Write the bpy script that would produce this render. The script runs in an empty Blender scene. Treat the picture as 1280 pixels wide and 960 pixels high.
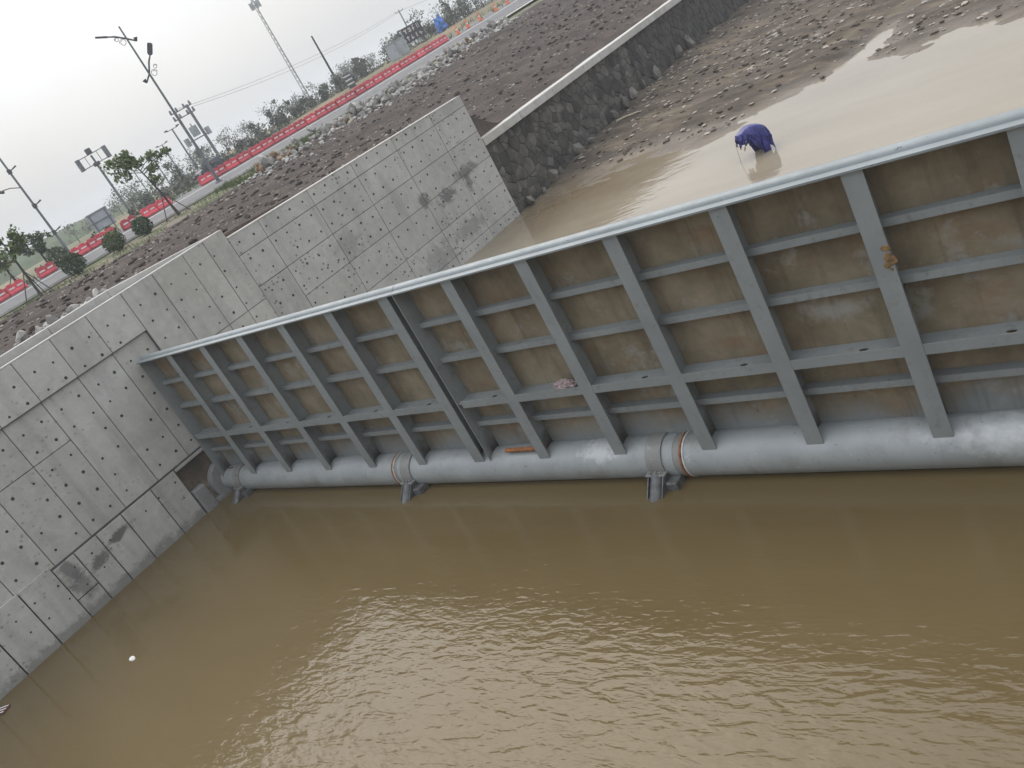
import bpy, bmesh, math, random
import numpy as np
from mathutils import Vector, Matrix
random.seed(7)
SC = bpy.context.scene
COL = SC.collection

# ------------------------------------------------------------------ camera
YAW, PITCH, ROLL = 0.8282, 0.37145, 0.51234
fwd = Vector((-math.sin(YAW) * math.cos(PITCH), math.cos(YAW) * math.cos(PITCH), -math.sin(PITCH)))
r0 = Vector((math.cos(YAW), math.sin(YAW), 0)); d0 = fwd.cross(r0)
rr = math.cos(ROLL) * r0 + math.sin(ROLL) * d0
dd = -math.sin(ROLL) * r0 + math.cos(ROLL) * d0
cam = bpy.data.cameras.new('camera'); camo = bpy.data.objects.new('camera', cam); COL.objects.link(camo)
M = Matrix(((rr.x, -dd.x, -fwd.x), (rr.y, -dd.y, -fwd.y), (rr.z, -dd.z, -fwd.z)))
camo.matrix_world = Matrix.Translation((25.31, -10.62, 8.0)) @ M.to_4x4()
cam.sensor_width = 36.0; cam.lens = 1085.3 / 1280 * 36
cam.clip_start = 0.1; cam.clip_end = 6000
SC.camera = camo

# ------------------------------------------------------------------ world, sun, exposure
SUN_EL, SUN_AZ = math.radians(50), math.radians(301)      # azimuth measured from +y towards +x
w = bpy.data.worlds.new('World'); SC.world = w; w.use_nodes = True
nt = w.node_tree; nt.nodes.clear()
def wn(t): return nt.nodes.new(t)
out = wn('ShaderNodeOutputWorld'); bg = wn('ShaderNodeBackground'); bg2 = wn('ShaderNodeBackground'); add = wn('ShaderNodeAddShader')
sky = wn('ShaderNodeTexSky'); sky.sky_type = 'NISHITA'; sky.sun_disc = False
sky.sun_elevation = SUN_EL; sky.sun_rotation = SUN_AZ; sky.dust_density = 6; sky.air_density = 1.0
bg.inputs[1].default_value = 0.05
# overcast cloud layer: luminance (1 + 2 sin(elevation)) / 3 of the zenith value
geo = wn('ShaderNodeNewGeometry'); sep = wn('ShaderNodeSeparateXYZ'); nt.links.new(geo.outputs['Incoming'], sep.inputs[0])
neg = wn('ShaderNodeMath'); neg.operation = 'MULTIPLY'; neg.inputs[1].default_value = -1; nt.links.new(sep.outputs['Z'], neg.inputs[0])
mr = wn('ShaderNodeMapRange'); mr.inputs['From Min'].default_value = 0; mr.inputs['From Max'].default_value = 1
mr.inputs['To Min'].default_value = 0.36; mr.inputs['To Max'].default_value = 1.55
nt.links.new(neg.outputs[0], mr.inputs['Value'])
tc = wn('ShaderNodeTexCoord'); cn = wn('ShaderNodeTexNoise'); cn.inputs['Scale'].default_value = 3.0; cn.inputs['Detail'].default_value = 4
nt.links.new(tc.outputs['Generated'], cn.inputs['Vector'])
cm = wn('ShaderNodeMapRange'); cm.inputs['From Min'].default_value = 0.3; cm.inputs['From Max'].default_value = 0.7; cm.inputs['To Min'].default_value = 0.84; cm.inputs['To Max'].default_value = 1.12
nt.links.new(cn.outputs['Fac'], cm.inputs['Value'])
mul = wn('ShaderNodeMath'); mul.operation = 'MULTIPLY'; nt.links.new(mr.outputs[0], mul.inputs[0]); nt.links.new(cm.outputs[0], mul.inputs[1])
bg2.inputs[0].default_value = (0.94, 0.98, 1.035, 1)
nt.links.new(mul.outputs[0], bg2.inputs[1])
nt.links.new(sky.outputs[0], bg.inputs[0])
nt.links.new(bg.outputs[0], add.inputs[0]); nt.links.new(bg2.outputs[0], add.inputs[1]); nt.links.new(add.outputs[0], out.inputs[0])

sl = bpy.data.lights.new('sun', 'SUN'); sl.energy = 0.7; sl.angle = math.radians(45); sl.color = (1, 0.97, 0.93)
so = bpy.data.objects.new('sun', sl); COL.objects.link(so)
sdir = Vector((math.sin(SUN_AZ) * math.cos(SUN_EL), math.cos(SUN_AZ) * math.cos(SUN_EL), math.sin(SUN_EL)))
so.rotation_euler = sdir.to_track_quat('Z', 'Y').to_euler()
SC.view_settings.view_transform = 'Standard'; SC.view_settings.look = 'None'
SC.view_settings.exposure = 0.22; SC.view_settings.gamma = 1; SC.view_settings.use_curve_mapping = False
SC.render.engine = 'CYCLES'
cy = SC.cycles
cy.max_bounces = 6; cy.diffuse_bounces = 3; cy.glossy_bounces = 3; cy.transmission_bounces = 3; cy.volume_bounces = 1
cy.use_denoising = True; cy.caustics_reflective = False; cy.caustics_refractive = False
try: cy.denoiser = 'OPENIMAGEDENOISE'
except Exception: pass

# ------------------------------------------------------------------ materials
class NT:
    """small helper to write node graphs"""
    def __init__(s, name, rough=0.8, metal=0.0):
        s.m = bpy.data.materials.new(name); s.m.use_nodes = True; s.t = s.m.node_tree
        s.b = s.t.nodes['Principled BSDF']; s.b.inputs['Roughness'].default_value = rough; s.b.inputs['Metallic'].default_value = metal
        s._pos = None
    def n(s, t, **kw):
        o = s.t.nodes.new(t)
        for k, v in kw.items(): setattr(o, k, v)
        return o
    def l(s, a, b): s.t.links.new(a, b)
    def pos(s):
        if s._pos is None: s._pos = s.n('ShaderNodeNewGeometry').outputs['Position']
        return s._pos
    def obj(s): return s.n('ShaderNodeTexCoord').outputs['Object']
    def mapv(s, v, scale=(1, 1, 1), loc=(0, 0, 0)):
        m = s.n('ShaderNodeMapping'); m.inputs['Scale'].default_value = scale; m.inputs['Location'].default_value = loc
        s.l(v, m.inputs['Vector']); return m.outputs[0]
    def noise(s, v, scale=5, detail=4, rough=0.55, dist=0.0):
        o = s.n('ShaderNodeTexNoise'); o.inputs['Scale'].default_value = scale; o.inputs['Detail'].default_value = detail
        o.inputs['Roughness'].default_value = rough; o.inputs['Distortion'].default_value = dist
        s.l(v, o.inputs['Vector']); return o.outputs['Fac']
    def ramp(s, f, stops):
        o = s.n('ShaderNodeValToRGB'); e = o.color_ramp.elements
        while len(e) < len(stops): e.new(0.5)
        for k, (p, c) in zip(e, stops):
            k.position = p; k.color = (*c, 1) if len(c) == 3 else c
        s.l(f, o.inputs[0]); return o.outputs[0]
    def range(s, f, a, b, c=0.0, d=1.0):
        o = s.n('ShaderNodeMapRange'); 
        for k, v in (('From Min', a), ('From Max', b), ('To Min', c), ('To Max', d)): o.inputs[k].default_value = v
        s.l(f, o.inputs['Value']); return o.outputs[0]
    def math(s, op, a, b=None):
        o = s.n('ShaderNodeMath', operation=op)
        for i, x in enumerate((a, b)):
            if x is None: continue
            if isinstance(x, (int, float)): o.inputs[i].default_value = x
            else: s.l(x, o.inputs[i])
        return o.outputs[0]
    def mix(s, f, a, b, blend='MIX'):
        o = s.n('ShaderNodeMix', data_type='RGBA', blend_type=blend)
        for idx, x in ((0, f), (6, a), (7, b)):
            if isinstance(x, (int, float)): o.inputs[idx].default_value = x
            elif isinstance(x, tuple): o.inputs[idx].default_value = (*x, 1)
            else: s.l(x, o.inputs[idx])
        return o.outputs[2]
    def rand(s): return s.n('ShaderNodeObjectInfo').outputs['Random']
    def blob(s, c, size, soft=0.5, nscale=2.0, amp=0.8, vec=None):
        """noise-edged patch at world position c with half sizes size -> 0..1"""
        p = vec or s.pos()
        m = s.n('ShaderNodeVectorMath', operation='SUBTRACT'); s.l(p, m.inputs[0]); m.inputs[1].default_value = c
        d = s.n('ShaderNodeVectorMath', operation='DIVIDE'); s.l(m.outputs[0], d.inputs[0]); d.inputs[1].default_value = size
        L = s.n('ShaderNodeVectorMath', operation='LENGTH'); s.l(d.outputs[0], L.inputs[0])
        nz = s.math('MULTIPLY', s.math('SUBTRACT', s.noise(p, nscale, 4, 0.65), 0.5), amp * 2)
        return s.range(s.math('ADD', L.outputs[1], nz), 1.0, 1.0 - soft)
    def color(s, c):
        if isinstance(c, tuple): s.b.inputs['Base Color'].default_value = (*c, 1)
        else: s.l(c, s.b.inputs['Base Color'])
    def rough(s, r): s.l(r, s.b.inputs['Roughness'])
    def bump(s, h, strength=0.3, dist=0.02):
        o = s.n('ShaderNodeBump'); o.inputs['Strength'].default_value = strength; o.inputs['Distance'].default_value = dist
        s.l(h, o.inputs['Height']); s.l(o.outputs[0], s.b.inputs['Normal'])

def simple(name, c, rough=0.7, var=0.25, scale=6.0, metal=0.0, rnd=0.0, bump=0.0):
    k = NT(name, rough, metal); p = k.pos()
    f = k.noise(p, scale, 4)
    lo = tuple(x * (1 - var) for x in c); hi = tuple(x * (1 + var) for x in c)
    col = k.ramp(f, [(0.3, lo), (0.7, hi)])
    if rnd:
        g = k.range(k.rand(), 0, 1, 1 - rnd, 1 + rnd)
        cc = k.n('ShaderNodeCombineXYZ')
        for i in range(3): k.l(g, cc.inputs[i])
        col = k.mix(1.0, col, cc.outputs[0], 'MULTIPLY')
    k.color(col)
    if bump: k.bump(k.noise(p, scale * 4, 3), bump, 0.02)
    return k.m

def concrete(name, base, speck=0.25, stains=(), rnd=0.07, warm=None):
    k = NT(name, 0.85); p = k.pos()
    n1 = k.noise(p, 0.55, 5, 0.6); n2 = k.noise(p, 3.0, 6, 0.7)
    streak = k.noise(k.mapv(p, (1.5, 1.5, 0.18)), 1.3, 5, 0.6)
    d = tuple(x * 0.80 for x in base); h = tuple(x * 1.13 for x in base)
    c = k.ramp(n1, [(0.30, d), (0.5, base), (0.72, h)])
    c = k.mix(0.30, c, k.ramp(n2, [(0.3, tuple(x * 0.62 for x in base)), (0.65, tuple(x * 1.25 for x in base))]))
    c = k.mix(k.range(streak, 0.50, 0.72, 0, 0.55), c, tuple(x * 0.60 for x in base))
    c = k.mix(k.range(k.noise(p, 1.7, 6, 0.75, 1.2), 0.56, 0.70, 0, 0.35), c, tuple(x * 1.35 for x in base))
    c = k.mix(k.range(k.noise(p, 26, 3, 0.6), 0.62, 0.75, 0, 0.5), c, tuple(x * 0.5 for x in base))
    if warm: c = k.mix(k.range(k.noise(p, 0.35, 3), 0.45, 0.65, 0, 0.5), c, warm)
    # bug holes: small dark pores, clustered
    vo = k.n('ShaderNodeTexVoronoi'); vo.inputs['Scale'].default_value = 5.5; k.l(k.mapv(p, (1, 1, 1.25)), vo.inputs['Vector'])
    cl = k.range(k.noise(p, 0.45, 3, 0.6), 0.46, 0.66)
    pore = k.math('MULTIPLY', k.range(vo.outputs['Distance'], 0.30, 0.16), k.math('MULTIPLY', cl, speck * 2.2))
    sepc = k.n('ShaderNodeSeparateColor'); k.l(vo.outputs['Color'], sepc.inputs[0])
    pore = k.math('MULTIPLY', pore, k.range(sepc.outputs[0], 0.35, 0.6))
    c = k.mix(pore, c, tuple(x * 0.28 for x in base))
    for (cen, size, amt, col) in stains:
        c = k.mix(k.math('MULTIPLY', k.blob(cen, size, 0.55, 3.6, 1.25), amt), c, col)
    if rnd:
        g = k.range(k.rand(), 0, 1, 1 - rnd, 1 + rnd); cc = k.n('ShaderNodeCombineXYZ')
        for i in range(3): k.l(g, cc.inputs[i])
        c = k.mix(1.0, c, cc.outputs[0], 'MULTIPLY')
    k.color(c); k.bump(k.noise(p, 14, 5, 0.7), 0.35, 0.012)
    return k.m

MT = {}
DK = (0.062, 0.062, 0.06)
MT['concrete'] = concrete('abutment_concrete', (0.43, 0.42, 0.388), 0.35, [
    ((0.0, -4.15, 0.45), (1, 0.50, 0.20), 0.8, (0.10, 0.10, 0.095)), ((0, -4.95, .75), (1, .36, .42), .75, (.12, .12, .115)), ((0, -4.90, .20), (1, .34, .50), .7, (.13, .13, .125)),
    ((0.0, -3.35, 0.68), (1, 0.55, 0.17), 0.85, (0.08, 0.08, 0.075)), ((0, -5, -.55), (1, 9, .30), 0.6, (0.13, 0.125, 0.11)),
    ((-.05, -8, 3.2), (1, 1.4, 1.0), 0.25, (0.22, 0.215, 0.20)), ((0, 3.2, 5.6), (1, 1.6, 1.2), 0.4, (0.31, 0.30, 0.265))])
MT['wing'] = concrete('wing_concrete', (0.40, 0.393, 0.366), 0.6, [
    ((0, 16.2, 2.95), (1, 0.95, 0.30), 0.6, DK), ((0, 16.1, 2.55), (1, 0.30, 0.45), 0.62, DK), ((0, 13.35, 3.0), (1, 0.42, 0.36), 0.68, DK),
    ((0, 14.55, 2.60), (1, 0.62, 0.34), 0.68, DK), ((0, 14.9, 1.0), (1, 1.3, 0.5), 0.55, (0.15, 0.15, 0.147)),
    ((0, 12.5, 0.8), (1, 1.4, 0.7), 0.4, (0.15, 0.15, 0.147)), ((0, 9.0, 3.4), (1, 0.8, 0.6), 0.35, (0.15, 0.15, 0.147))])
MT['concrete_dark'] = concrete('joint_concrete', (0.125, 0.125, 0.12), 0.2)
MT['damp'] = concrete('damp_concrete', (0.135, 0.133, 0.125), 0.4)
MT['collar'] = concrete('grout_concrete', (0.23, 0.225, 0.22), 0.2)
MT['coping'] = concrete('coping_concrete', (0.48, 0.465, 0.43), 0.15, warm=(0.40, 0.36, 0.31))
MT['hole'] = simple('tie_hole_shade_rust', (0.045, 0.042, 0.04), 0.9)  # rusty dark grey, the hollow's shade painted onto proud plugs

def steel(name, base, mud=0.0, scuff=0.3, rust=0.3):
    k = NT(name, 0.42); p = k.pos()
    c = k.ramp(k.noise(p, 0.9, 5, 0.6), [(0.3, tuple(x * 0.86 for x in base)), (0.7, tuple(x * 1.1 for x in base))])
    c = k.mix(k.range(k.noise(p, 7, 6, 0.75), 0.60, 0.74, 0, scuff), c, (0.50, 0.53, 0.53))
    run = k.noise(k.mapv(p, (7, 7, 0.8)), 1.6, 4, 0.6)
    c = k.mix(k.range(run, 0.58, 0.78, 0, 0.35), c, tuple(x * 0.6 for x in base))
    rs = k.range(k.noise(p, 3.1, 6, 0.7), 0.67, 0.73, 0, rust)
    c = k.mix(rs, c, (0.22, 0.10, 0.045))
    c = k.mix(k.range(k.noise(k.mapv(p, (0.9, 1, 3.5)), 1.7, 5, .7), .66, .72, 0, rust * 1.6), c, (0.17, 0.085, 0.04))
    c = k.mix(k.range(k.noise(p, 13, 3, .6), .70, .74, 0, .8), c, (0.04, 0.032, 0.025))
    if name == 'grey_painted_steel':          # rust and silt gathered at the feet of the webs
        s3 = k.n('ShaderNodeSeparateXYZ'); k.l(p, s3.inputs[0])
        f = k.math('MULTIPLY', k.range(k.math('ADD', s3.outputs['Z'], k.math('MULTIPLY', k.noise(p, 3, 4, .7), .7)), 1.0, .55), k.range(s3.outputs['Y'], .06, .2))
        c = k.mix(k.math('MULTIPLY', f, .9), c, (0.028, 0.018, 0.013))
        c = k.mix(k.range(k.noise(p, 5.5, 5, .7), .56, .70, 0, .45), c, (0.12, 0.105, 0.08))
    k.color(c); k.rough(k.range(k.noise(p, 4, 4), 0.3, 0.7, 0.34, 0.60))
    k.bump(k.noise(p, 22, 4, 0.6), 0.12, 0.006)
    return k
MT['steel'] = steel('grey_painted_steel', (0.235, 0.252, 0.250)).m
MT['rail'] = steel('pale_painted_rail', (0.225, 0.248, 0.250), scuff=0.45, rust=0.1).m
# tube: pale scuffed patch towards the right end
k = steel('tube_painted_steel', (0.30, 0.318, 0.315), scuff=0.7, rust=0.35); p = k.pos(); b0 = k.b.inputs['Base Color'].links[0].from_socket
c = k.mix(k.math('MULTIPLY', k.blob((22.6, 0, 0.05), (1.7, .6, .35), .8, 5, .9), .8), b0, (0.52, 0.53, 0.52))
c = k.mix(k.math('MULTIPLY', k.blob((14.9, 0, 0.1), (.5, .6, .22), .6, 8, 1.0), .8), c, (0.50, 0.51, 0.5))
c = k.mix(k.range(k.noise(p, 1.1, 5, .7), .56, .68, 0, .5), c, (0.20, 0.185, 0.155))
k.color(c)
MT['tube'] = k.m
# skin plate: brown river mud dried over grey paint, clean strip at the foot
k = NT('mud_stained_plate', 0.8); p = k.pos()
grey = (0.19, 0.203, 0.20)
mudc = k.ramp(k.noise(p, 0.8, 6, 0.65), [(0.25, (0.105, 0.082, 0.050)), (0.5, (0.205, 0.165, 0.105)), (0.75, (0.320, 0.265, 0.180))])
mudc = k.mix(k.range(k.noise(k.mapv(p, (1, 1, 2.5)), 0.9, 4), 0.55, 0.72, 0, 0.55), mudc, (0.20, 0.105, 0.045))
sepn = k.n('ShaderNodeSeparateXYZ'); k.l(p, sepn.inputs[0])
h = k.math('ADD', sepn.outputs['Z'], k.math('MULTIPLY', k.noise(k.mapv(p, (1, 1, 1)), 0.9, 4, 0.6), 1.2))
c = k.mix(k.range(h, 0.80, 1.30), grey, mudc)
c = k.mix(k.range(k.noise(p, 1.4, 6, 0.7), 0.57, 0.66, 0, 0.6), c, (0.27, 0.265, 0.235))
c = k.mix(k.range(k.noise(p, 9, 6, 0.8), 0.64, 0.72, 0, 0.55), c, (0.36, 0.36, 0.34))
c = k.mix(k.math('MULTIPLY', k.blob((20.1, .4, 2.15), (.75, .6, .22), .8, 5, 1.0), .7), c, (0.33, 0.33, 0.30))
c = k.mix(k.range(k.noise(k.mapv(p, (5, 1, .35)), 1.2, 5, .65), .55, .75, 0, .5), c, (0.075, 0.055, 0.035))
c = k.mix(k.range(k.noise(k.mapv(p, (.5, 1, 1.6)), 1.0, 5, .65), .64, .76, 0, .6), c, (0.20, 0.115, 0.055))
c = k.mix(k.range(k.noise(p, 2.4, 5, 0.7), 0.66, 0.72, 0, 0.8), c, (0.035, 0.03, 0.025))
k.color(c); k.bump(k.noise(p, 9, 5, 0.7), 0.3, 0.02)
MT['skin'] = k.m
MT['dark_steel'] = simple('bearing_steel', (0.10, 0.102, 0.10), 0.45, 0.4, 9)
MT['strap'] = steel('bare_steel_strap', (0.23, 0.225, 0.21), scuff=0.9, rust=0.6).m
MT['rust'] = simple('orange_rust', (0.27, 0.105, 0.035), 0.85, 0.45, 12)
MT['white_weld'] = simple('pale_primer_ring', (0.50, 0.50, 0.47), 0.7, 0.25, 12)
MT['rustpatch'] = simple('rust_scab', (0.20, 0.12, 0.05), 0.9, 0.5, 14)
MT['rag'] = simple('dirty_pink_cloth', (0.33, 0.25, 0.24), 0.9, 0.5, 9)

# water ------------------------------------------------------------
def water(name, c0, c1, rip, scale, mask=None, rough=0.05, aniso=(1, 1, 1)):
    k = NT(name, rough); p = k.pos()
    c = k.ramp(k.noise(k.mapv(p, (0.35, 1, 1)), 0.35, 4, 0.5), [(0.3, c0), (0.7, c1)])
    if name == 'pale_shallow_water':           # brown silt-laden pocket by the wing wall
        c = k.mix(k.math('MULTIPLY', k.blob((2.0, 18.0, 0), (7.5, 5.0, 3), .9, .5, .4), .8), c, (0.14, 0.098, 0.052))
    k.color(c); k.b.inputs['IOR'].default_value = 1.33
    rt = k.n('ShaderNodeMapping'); rt.inputs['Rotation'].default_value = (0, 0, math.radians(-6)); k.l(p, rt.inputs['Vector'])
    q = k.mapv(rt.outputs[0], aniso)
    h = k.math('ADD', k.noise(q, scale, 2, 0.45, 0.6), k.math('MULTIPLY', k.noise(q, scale * 2.6, 2, 0.5, 0.3), 0.32))
    if mask: h = k.math('MULTIPLY', h, mask(k, p))
    k.bump(h, 1.0, rip)
    return k.m
def ripple_mask(k, p):
    a = k.blob((17.0, -7.0, -0.6), (13.5, 5.8, 4), 1.0, 0.5, 0.35)
    return k.math('ADD', 0.12, a)
MT['water_down'] = water('muddy_water', (0.112, 0.080, 0.035), (0.134, 0.099, 0.047), 0.036, 4.2, ripple_mask, 0.085, (0.50, 1.35, 1))
MT['water_up'] = water('pale_shallow_water', (0.22, 0.185, 0.13), (0.285, 0.245, 0.18), 0.014, 1.6, None, 0.06, (0.5, 1, 1))

# ground -----------------------------------------------------------
k = NT('earth_and_fields', 0.95); p = k.pos()
sx = k.n('ShaderNodeSeparateXYZ'); k.l(p, sx.inputs[0]); X, Y, Z = sx.outputs
n = k.noise(k.mapv(p, (1, .7, 1)), 1.0, 9, 0.76, .4); nf = k.noise(p, 7, 5, 0.7)
soil = k.ramp(n, [(0.34, (0.012, 0.008, 0.005)), (0.5, (0.034, 0.022, 0.015)), (0.66, (0.078, 0.053, 0.037))])
soil = k.mix(k.range(k.noise(p, 0.28, 4), 0.5, 0.66, 0, 0.6), soil, (0.062, 0.043, 0.030))
soil = k.mix(k.range(nf, 0.62, 0.72, 0, 0.55), soil, (0.125, 0.108, 0.09))
field = k.ramp(k.noise(p, 0.05, 5, 0.6), [(0.35, (0.075, 0.095, 0.035)), (0.5, (0.15, 0.125, 0.07)), (0.62, (0.22, 0.16, 0.08)), (0.7, (0.09, 0.10, 0.05))])
grass = k.ramp(nf, [(0.3, (0.05, 0.075, 0.02)), (0.7, (0.13, 0.15, 0.055))])
dirt = (0.20, 0.165, 0.12)
edge = k.math('ADD', X, k.math('MULTIPLY', k.noise(p, 0.8, 4), 1.6))
verge = k.mix(k.range(k.noise(p, 0.45, 4, 0.6), 0.46, 0.56), dirt, grass)
bank = k.mix(k.range(edge, -21.0, -22.0), soil, verge)
bank = k.mix(k.range(X, -37.5, -40.0), bank, field)
mud = k.ramp(k.noise(k.mapv(p, (0.6, 1.6, 1)), 1.0, 7, 0.7), [(0.28, (0.028, 0.020, 0.013)), (0.5, (0.066, 0.049, 0.033)), (0.66, (0.115, 0.088, 0.061)), (0.76, (0.24, 0.195, 0.142))])
mud = k.mix(k.range(k.noise(k.mapv(p, (.35, 1.2, 1)), .55, 5, .65), .52, .66, 0, .75), mud, (0.20, 0.158, 0.105))
wet = k.range(Z, 0.16, 0.02)
mud = k.mix(k.math('MULTIPLY', wet, 0.6), mud, (0.14, 0.105, 0.066))
c = k.mix(k.range(X, -0.45, -0.30), bank, mud)
k.color(c); k.rough(k.range(Z, 0.02, 0.25, 0.45, 0.95)); k.bump(k.math('ADD', n, nf), 0.7, 0.06)
MT['ground'] = k.m
k = NT('asphalt', 0.85); p = k.pos()
k.color(k.ramp(k.noise(p, 0.6, 6, 0.6), [(0.3, (0.085, 0.085, 0.088)), (0.7, (0.15, 0.148, 0.145))])); k.bump(k.noise(p, 30, 3), 0.2, 0.01); MT['asphalt'] = k.m
MT['path'] = simple('pale_footpath', (0.36, 0.34, 0.30), 0.9, 0.2, 1.2)
MT['paint'] = simple('road_paint', (0.70, 0.70, 0.66), 0.7, 0.15, 3)
MT['kerb'] = simple('kerb_stone', (0.42, 0.41, 0.38), 0.8, 0.15, 2)
MT['stone'] = simple('weathered_rubble', (0.070, 0.064, 0.055), 0.9, 0.6, 1.8, rnd=0.55, bump=0.8)
MT['mortar'] = simple('dark_mortar', (0.045, 0.041, 0.036), 0.95, 0.45, 2, bump=0.6)
MT['boulder'] = simple('pale_boulder', (0.15, 0.138, 0.118), 0.9, 0.3, 3, rnd=0.25, bump=0.5)
MT['rock'] = simple('quarry_rock', (0.30, 0.285, 0.26), 0.9, 0.28, 3, rnd=0.35, bump=0.5)
MT['rock_tan'] = simple('tan_rock', (0.25, 0.165, 0.09), 0.9, 0.35, 3, rnd=0.3, bump=0.5)
MT['clod'] = simple('soil_clod', (0.050, 0.036, 0.027), 0.98, 0.7, 2.0, bump=0.5)
MT['pebble'] = simple('pale_pebble', (0.30, 0.265, 0.22), 0.9, 0.4, 2.0)
MT['red'] = simple('red_plastic', (0.50, 0.048, 0.065), 0.5, 0.2, 2, rnd=0.25)
MT['white'] = simple('white_reflector', (0.62, 0.58, 0.56), 0.5, 0.08, 3)
MT['orange'] = simple('orange_plastic', (0.70, 0.16, 0.05), 0.5, 0.15, 3)
MT['pole'] = simple('grey_pole', (0.13, 0.145, 0.155), 0.5, 0.2, 3)
MT['lamp'] = simple('dark_lamp', (0.05, 0.055, 0.06), 0.5, 0.2, 3)
MT['wood'] = simple('dark_wood', (0.06, 0.052, 0.045), 0.85, 0.3, 5)
MT['bark'] = simple('bark', (0.055, 0.045, 0.035), 0.95, 0.35, 8)
MT['leaf'] = simple('fresh_leaf', (0.105, 0.150, 0.036), 0.65, 0.35, 4)
MT['leaf_dark'] = simple('shrub_leaf', (0.034, 0.068, 0.016), 0.7, 0.35, 6)
MT['leaf_far'] = simple('hazed_hedge_leaf', (0.105, 0.118, 0.085), 0.8, 0.45, 1.5, rnd=0.35)  # leaf colour greyed, with distance haze mixed into it
MT['white_metal'] = simple('white_cabinet', (0.38, 0.40, 0.41), 0.5, 0.1, 2)
MT['sign_grey'] = simple('sign_back_grey', (0.30, 0.33, 0.34), 0.5, 0.15, 2)
MT['black'] = simple('black_board', (0.035, 0.03, 0.035), 0.6, 0.2, 3)
MT['blue'] = simple('blue_sheet', (0.05, 0.16, 0.45), 0.6, 0.25, 3)
MT['car'] = simple('dark_blue_paint', (0.04, 0.05, 0.075), 0.3, 0.1, 3)
MT['glass'] = simple('dark_glass', (0.03, 0.035, 0.04), 0.1, 0.1, 3)
MT['tyre'] = simple('tyre_rubber', (0.02, 0.02, 0.02), 0.9, 0.1, 3)
MT['stick'] = simple('bleached_stick', (0.50, 0.44, 0.34), 0.9, 0.2, 6)
MT['foam'] = simple('white_foam', (0.78, 0.77, 0.72), 0.8, 0.06, 6)
MT['brick'] = simple('floating_wood', (0.11, 0.045, 0.04), 0.8, 0.3, 6)
k = NT('purple_raincoat', 0.38); p = k.pos()
k.color(k.ramp(k.noise(p, 5, 4, 0.6), [(0.3, (0.012, 0.011, 0.085)), (0.6, (0.025, 0.026, 0.19)), (0.8, (0.08, 0.12, 0.28))])); MT['coat'] = k.m
MT['trouser'] = simple('dark_waders', (0.035, 0.032, 0.04), 0.6, 0.2, 8)
MT['skinm'] = simple('skin', (0.42, 0.25, 0.17), 0.6, 0.08, 10)
MT['hair'] = simple('black_hair', (0.015, 0.013, 0.012), 0.6, 0.2, 30)

# ------------------------------------------------------------------ mesh helpers
class MB:
    def __init__(s): s.v = []; s.f = []
    def add(s, vs, fs):
        o = len(s.v); s.v += [tuple(x) for x in vs]; s.f += [tuple(i + o for i in f) for f in fs]; return s
    def box(s, x0, x1, y0, y1, z0, z1):
        v = [(x0, y0, z0), (x1, y0, z0), (x1, y1, z0), (x0, y1, z0), (x0, y0, z1), (x1, y0, z1), (x1, y1, z1), (x0, y1, z1)]
        return s.add(v, [(0, 3, 2, 1), (4, 5, 6, 7), (0, 1, 5, 4), (1, 2, 6, 5), (2, 3, 7, 6), (3, 0, 4, 7)])
    def bar(s, a, b, ra, rb=None, n=8, caps=True):
        a = Vector(a); b = Vector(b); rb = ra if rb is None else rb
        d = (b - a).normalized(); u = d.orthogonal().normalized(); t = d.cross(u); vs = []
        for c, r in ((a, ra), (b, rb)):
            for i in range(n):
                g = 2 * math.pi * i / n; vs.append(c + u * (math.cos(g) * r) + t * (math.sin(g) * r))
        fs = [(i, (i + 1) % n, n + (i + 1) % n, n + i) for i in range(n)]
        if caps: fs += [tuple(range(n - 1, -1, -1)), tuple(range(n, 2 * n))]
        return s.add(vs, fs)
    def tube(s, pts, radii, n=8):
        for i in range(len(pts) - 1):
            ra = radii[i] if hasattr(radii, '__len__') else radii; rb = radii[i + 1] if hasattr(radii, '__len__') else radii
            s.bar(pts[i], pts[i + 1], ra, rb, n)
        return s
    def prism_x(s, prof, x0, x1):
        """closed (y,z) profile extruded along x"""
        n = len(prof); v = [(x0, y, z) for y, z in prof] + [(x1, y, z) for y, z in prof]
        return s.add(v, [(i, (i + 1) % n, n + (i + 1) % n, n + i) for i in range(n)] + [tuple(range(n - 1, -1, -1)), tuple(range(n, 2 * n))])
    def prism_y(s, prof, y0, y1):
        n = len(prof); v = [(x, y0, z) for x, z in prof] + [(x, y1, z) for x, z in prof]
        return s.add(v, [(i, (i + 1) % n, n + (i + 1) % n, n + i) for i in range(n)] + [tuple(range(n - 1, -1, -1)), tuple(range(n, 2 * n))])
    def quad(s, a, b, c, d): return s.add([a, b, c, d], [(0, 1, 2, 3)])
    def mesh(s, name, m, smooth=False):
        me = bpy.data.meshes.new(name); me.from_pydata(s.v, [], s.f); me.validate()
        bm = bmesh.new(); bm.from_mesh(me); bmesh.ops.recalc_face_normals(bm, faces=bm.faces); bm.to_mesh(me); bm.free()
        me.materials.append(MT[m] if isinstance(m, str) else m)
        if smooth:
            me.polygons.foreach_set('use_smooth', [True] * len(me.polygons))
            try: me.set_sharp_from_angle(angle=math.radians(40))
            except Exception: pass
        return me
    def build(s, name, m, parent=None, smooth=False, bevel=0.0):
        o = bpy.data.objects.new(name, s.mesh(name, m, smooth)); COL.objects.link(o)
        if parent: o.parent = parent
        if bevel:
            b = o.modifiers.new('bevel', 'BEVEL'); b.width = bevel; b.segments = 2; b.limit_method = 'ANGLE'
        return o
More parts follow.
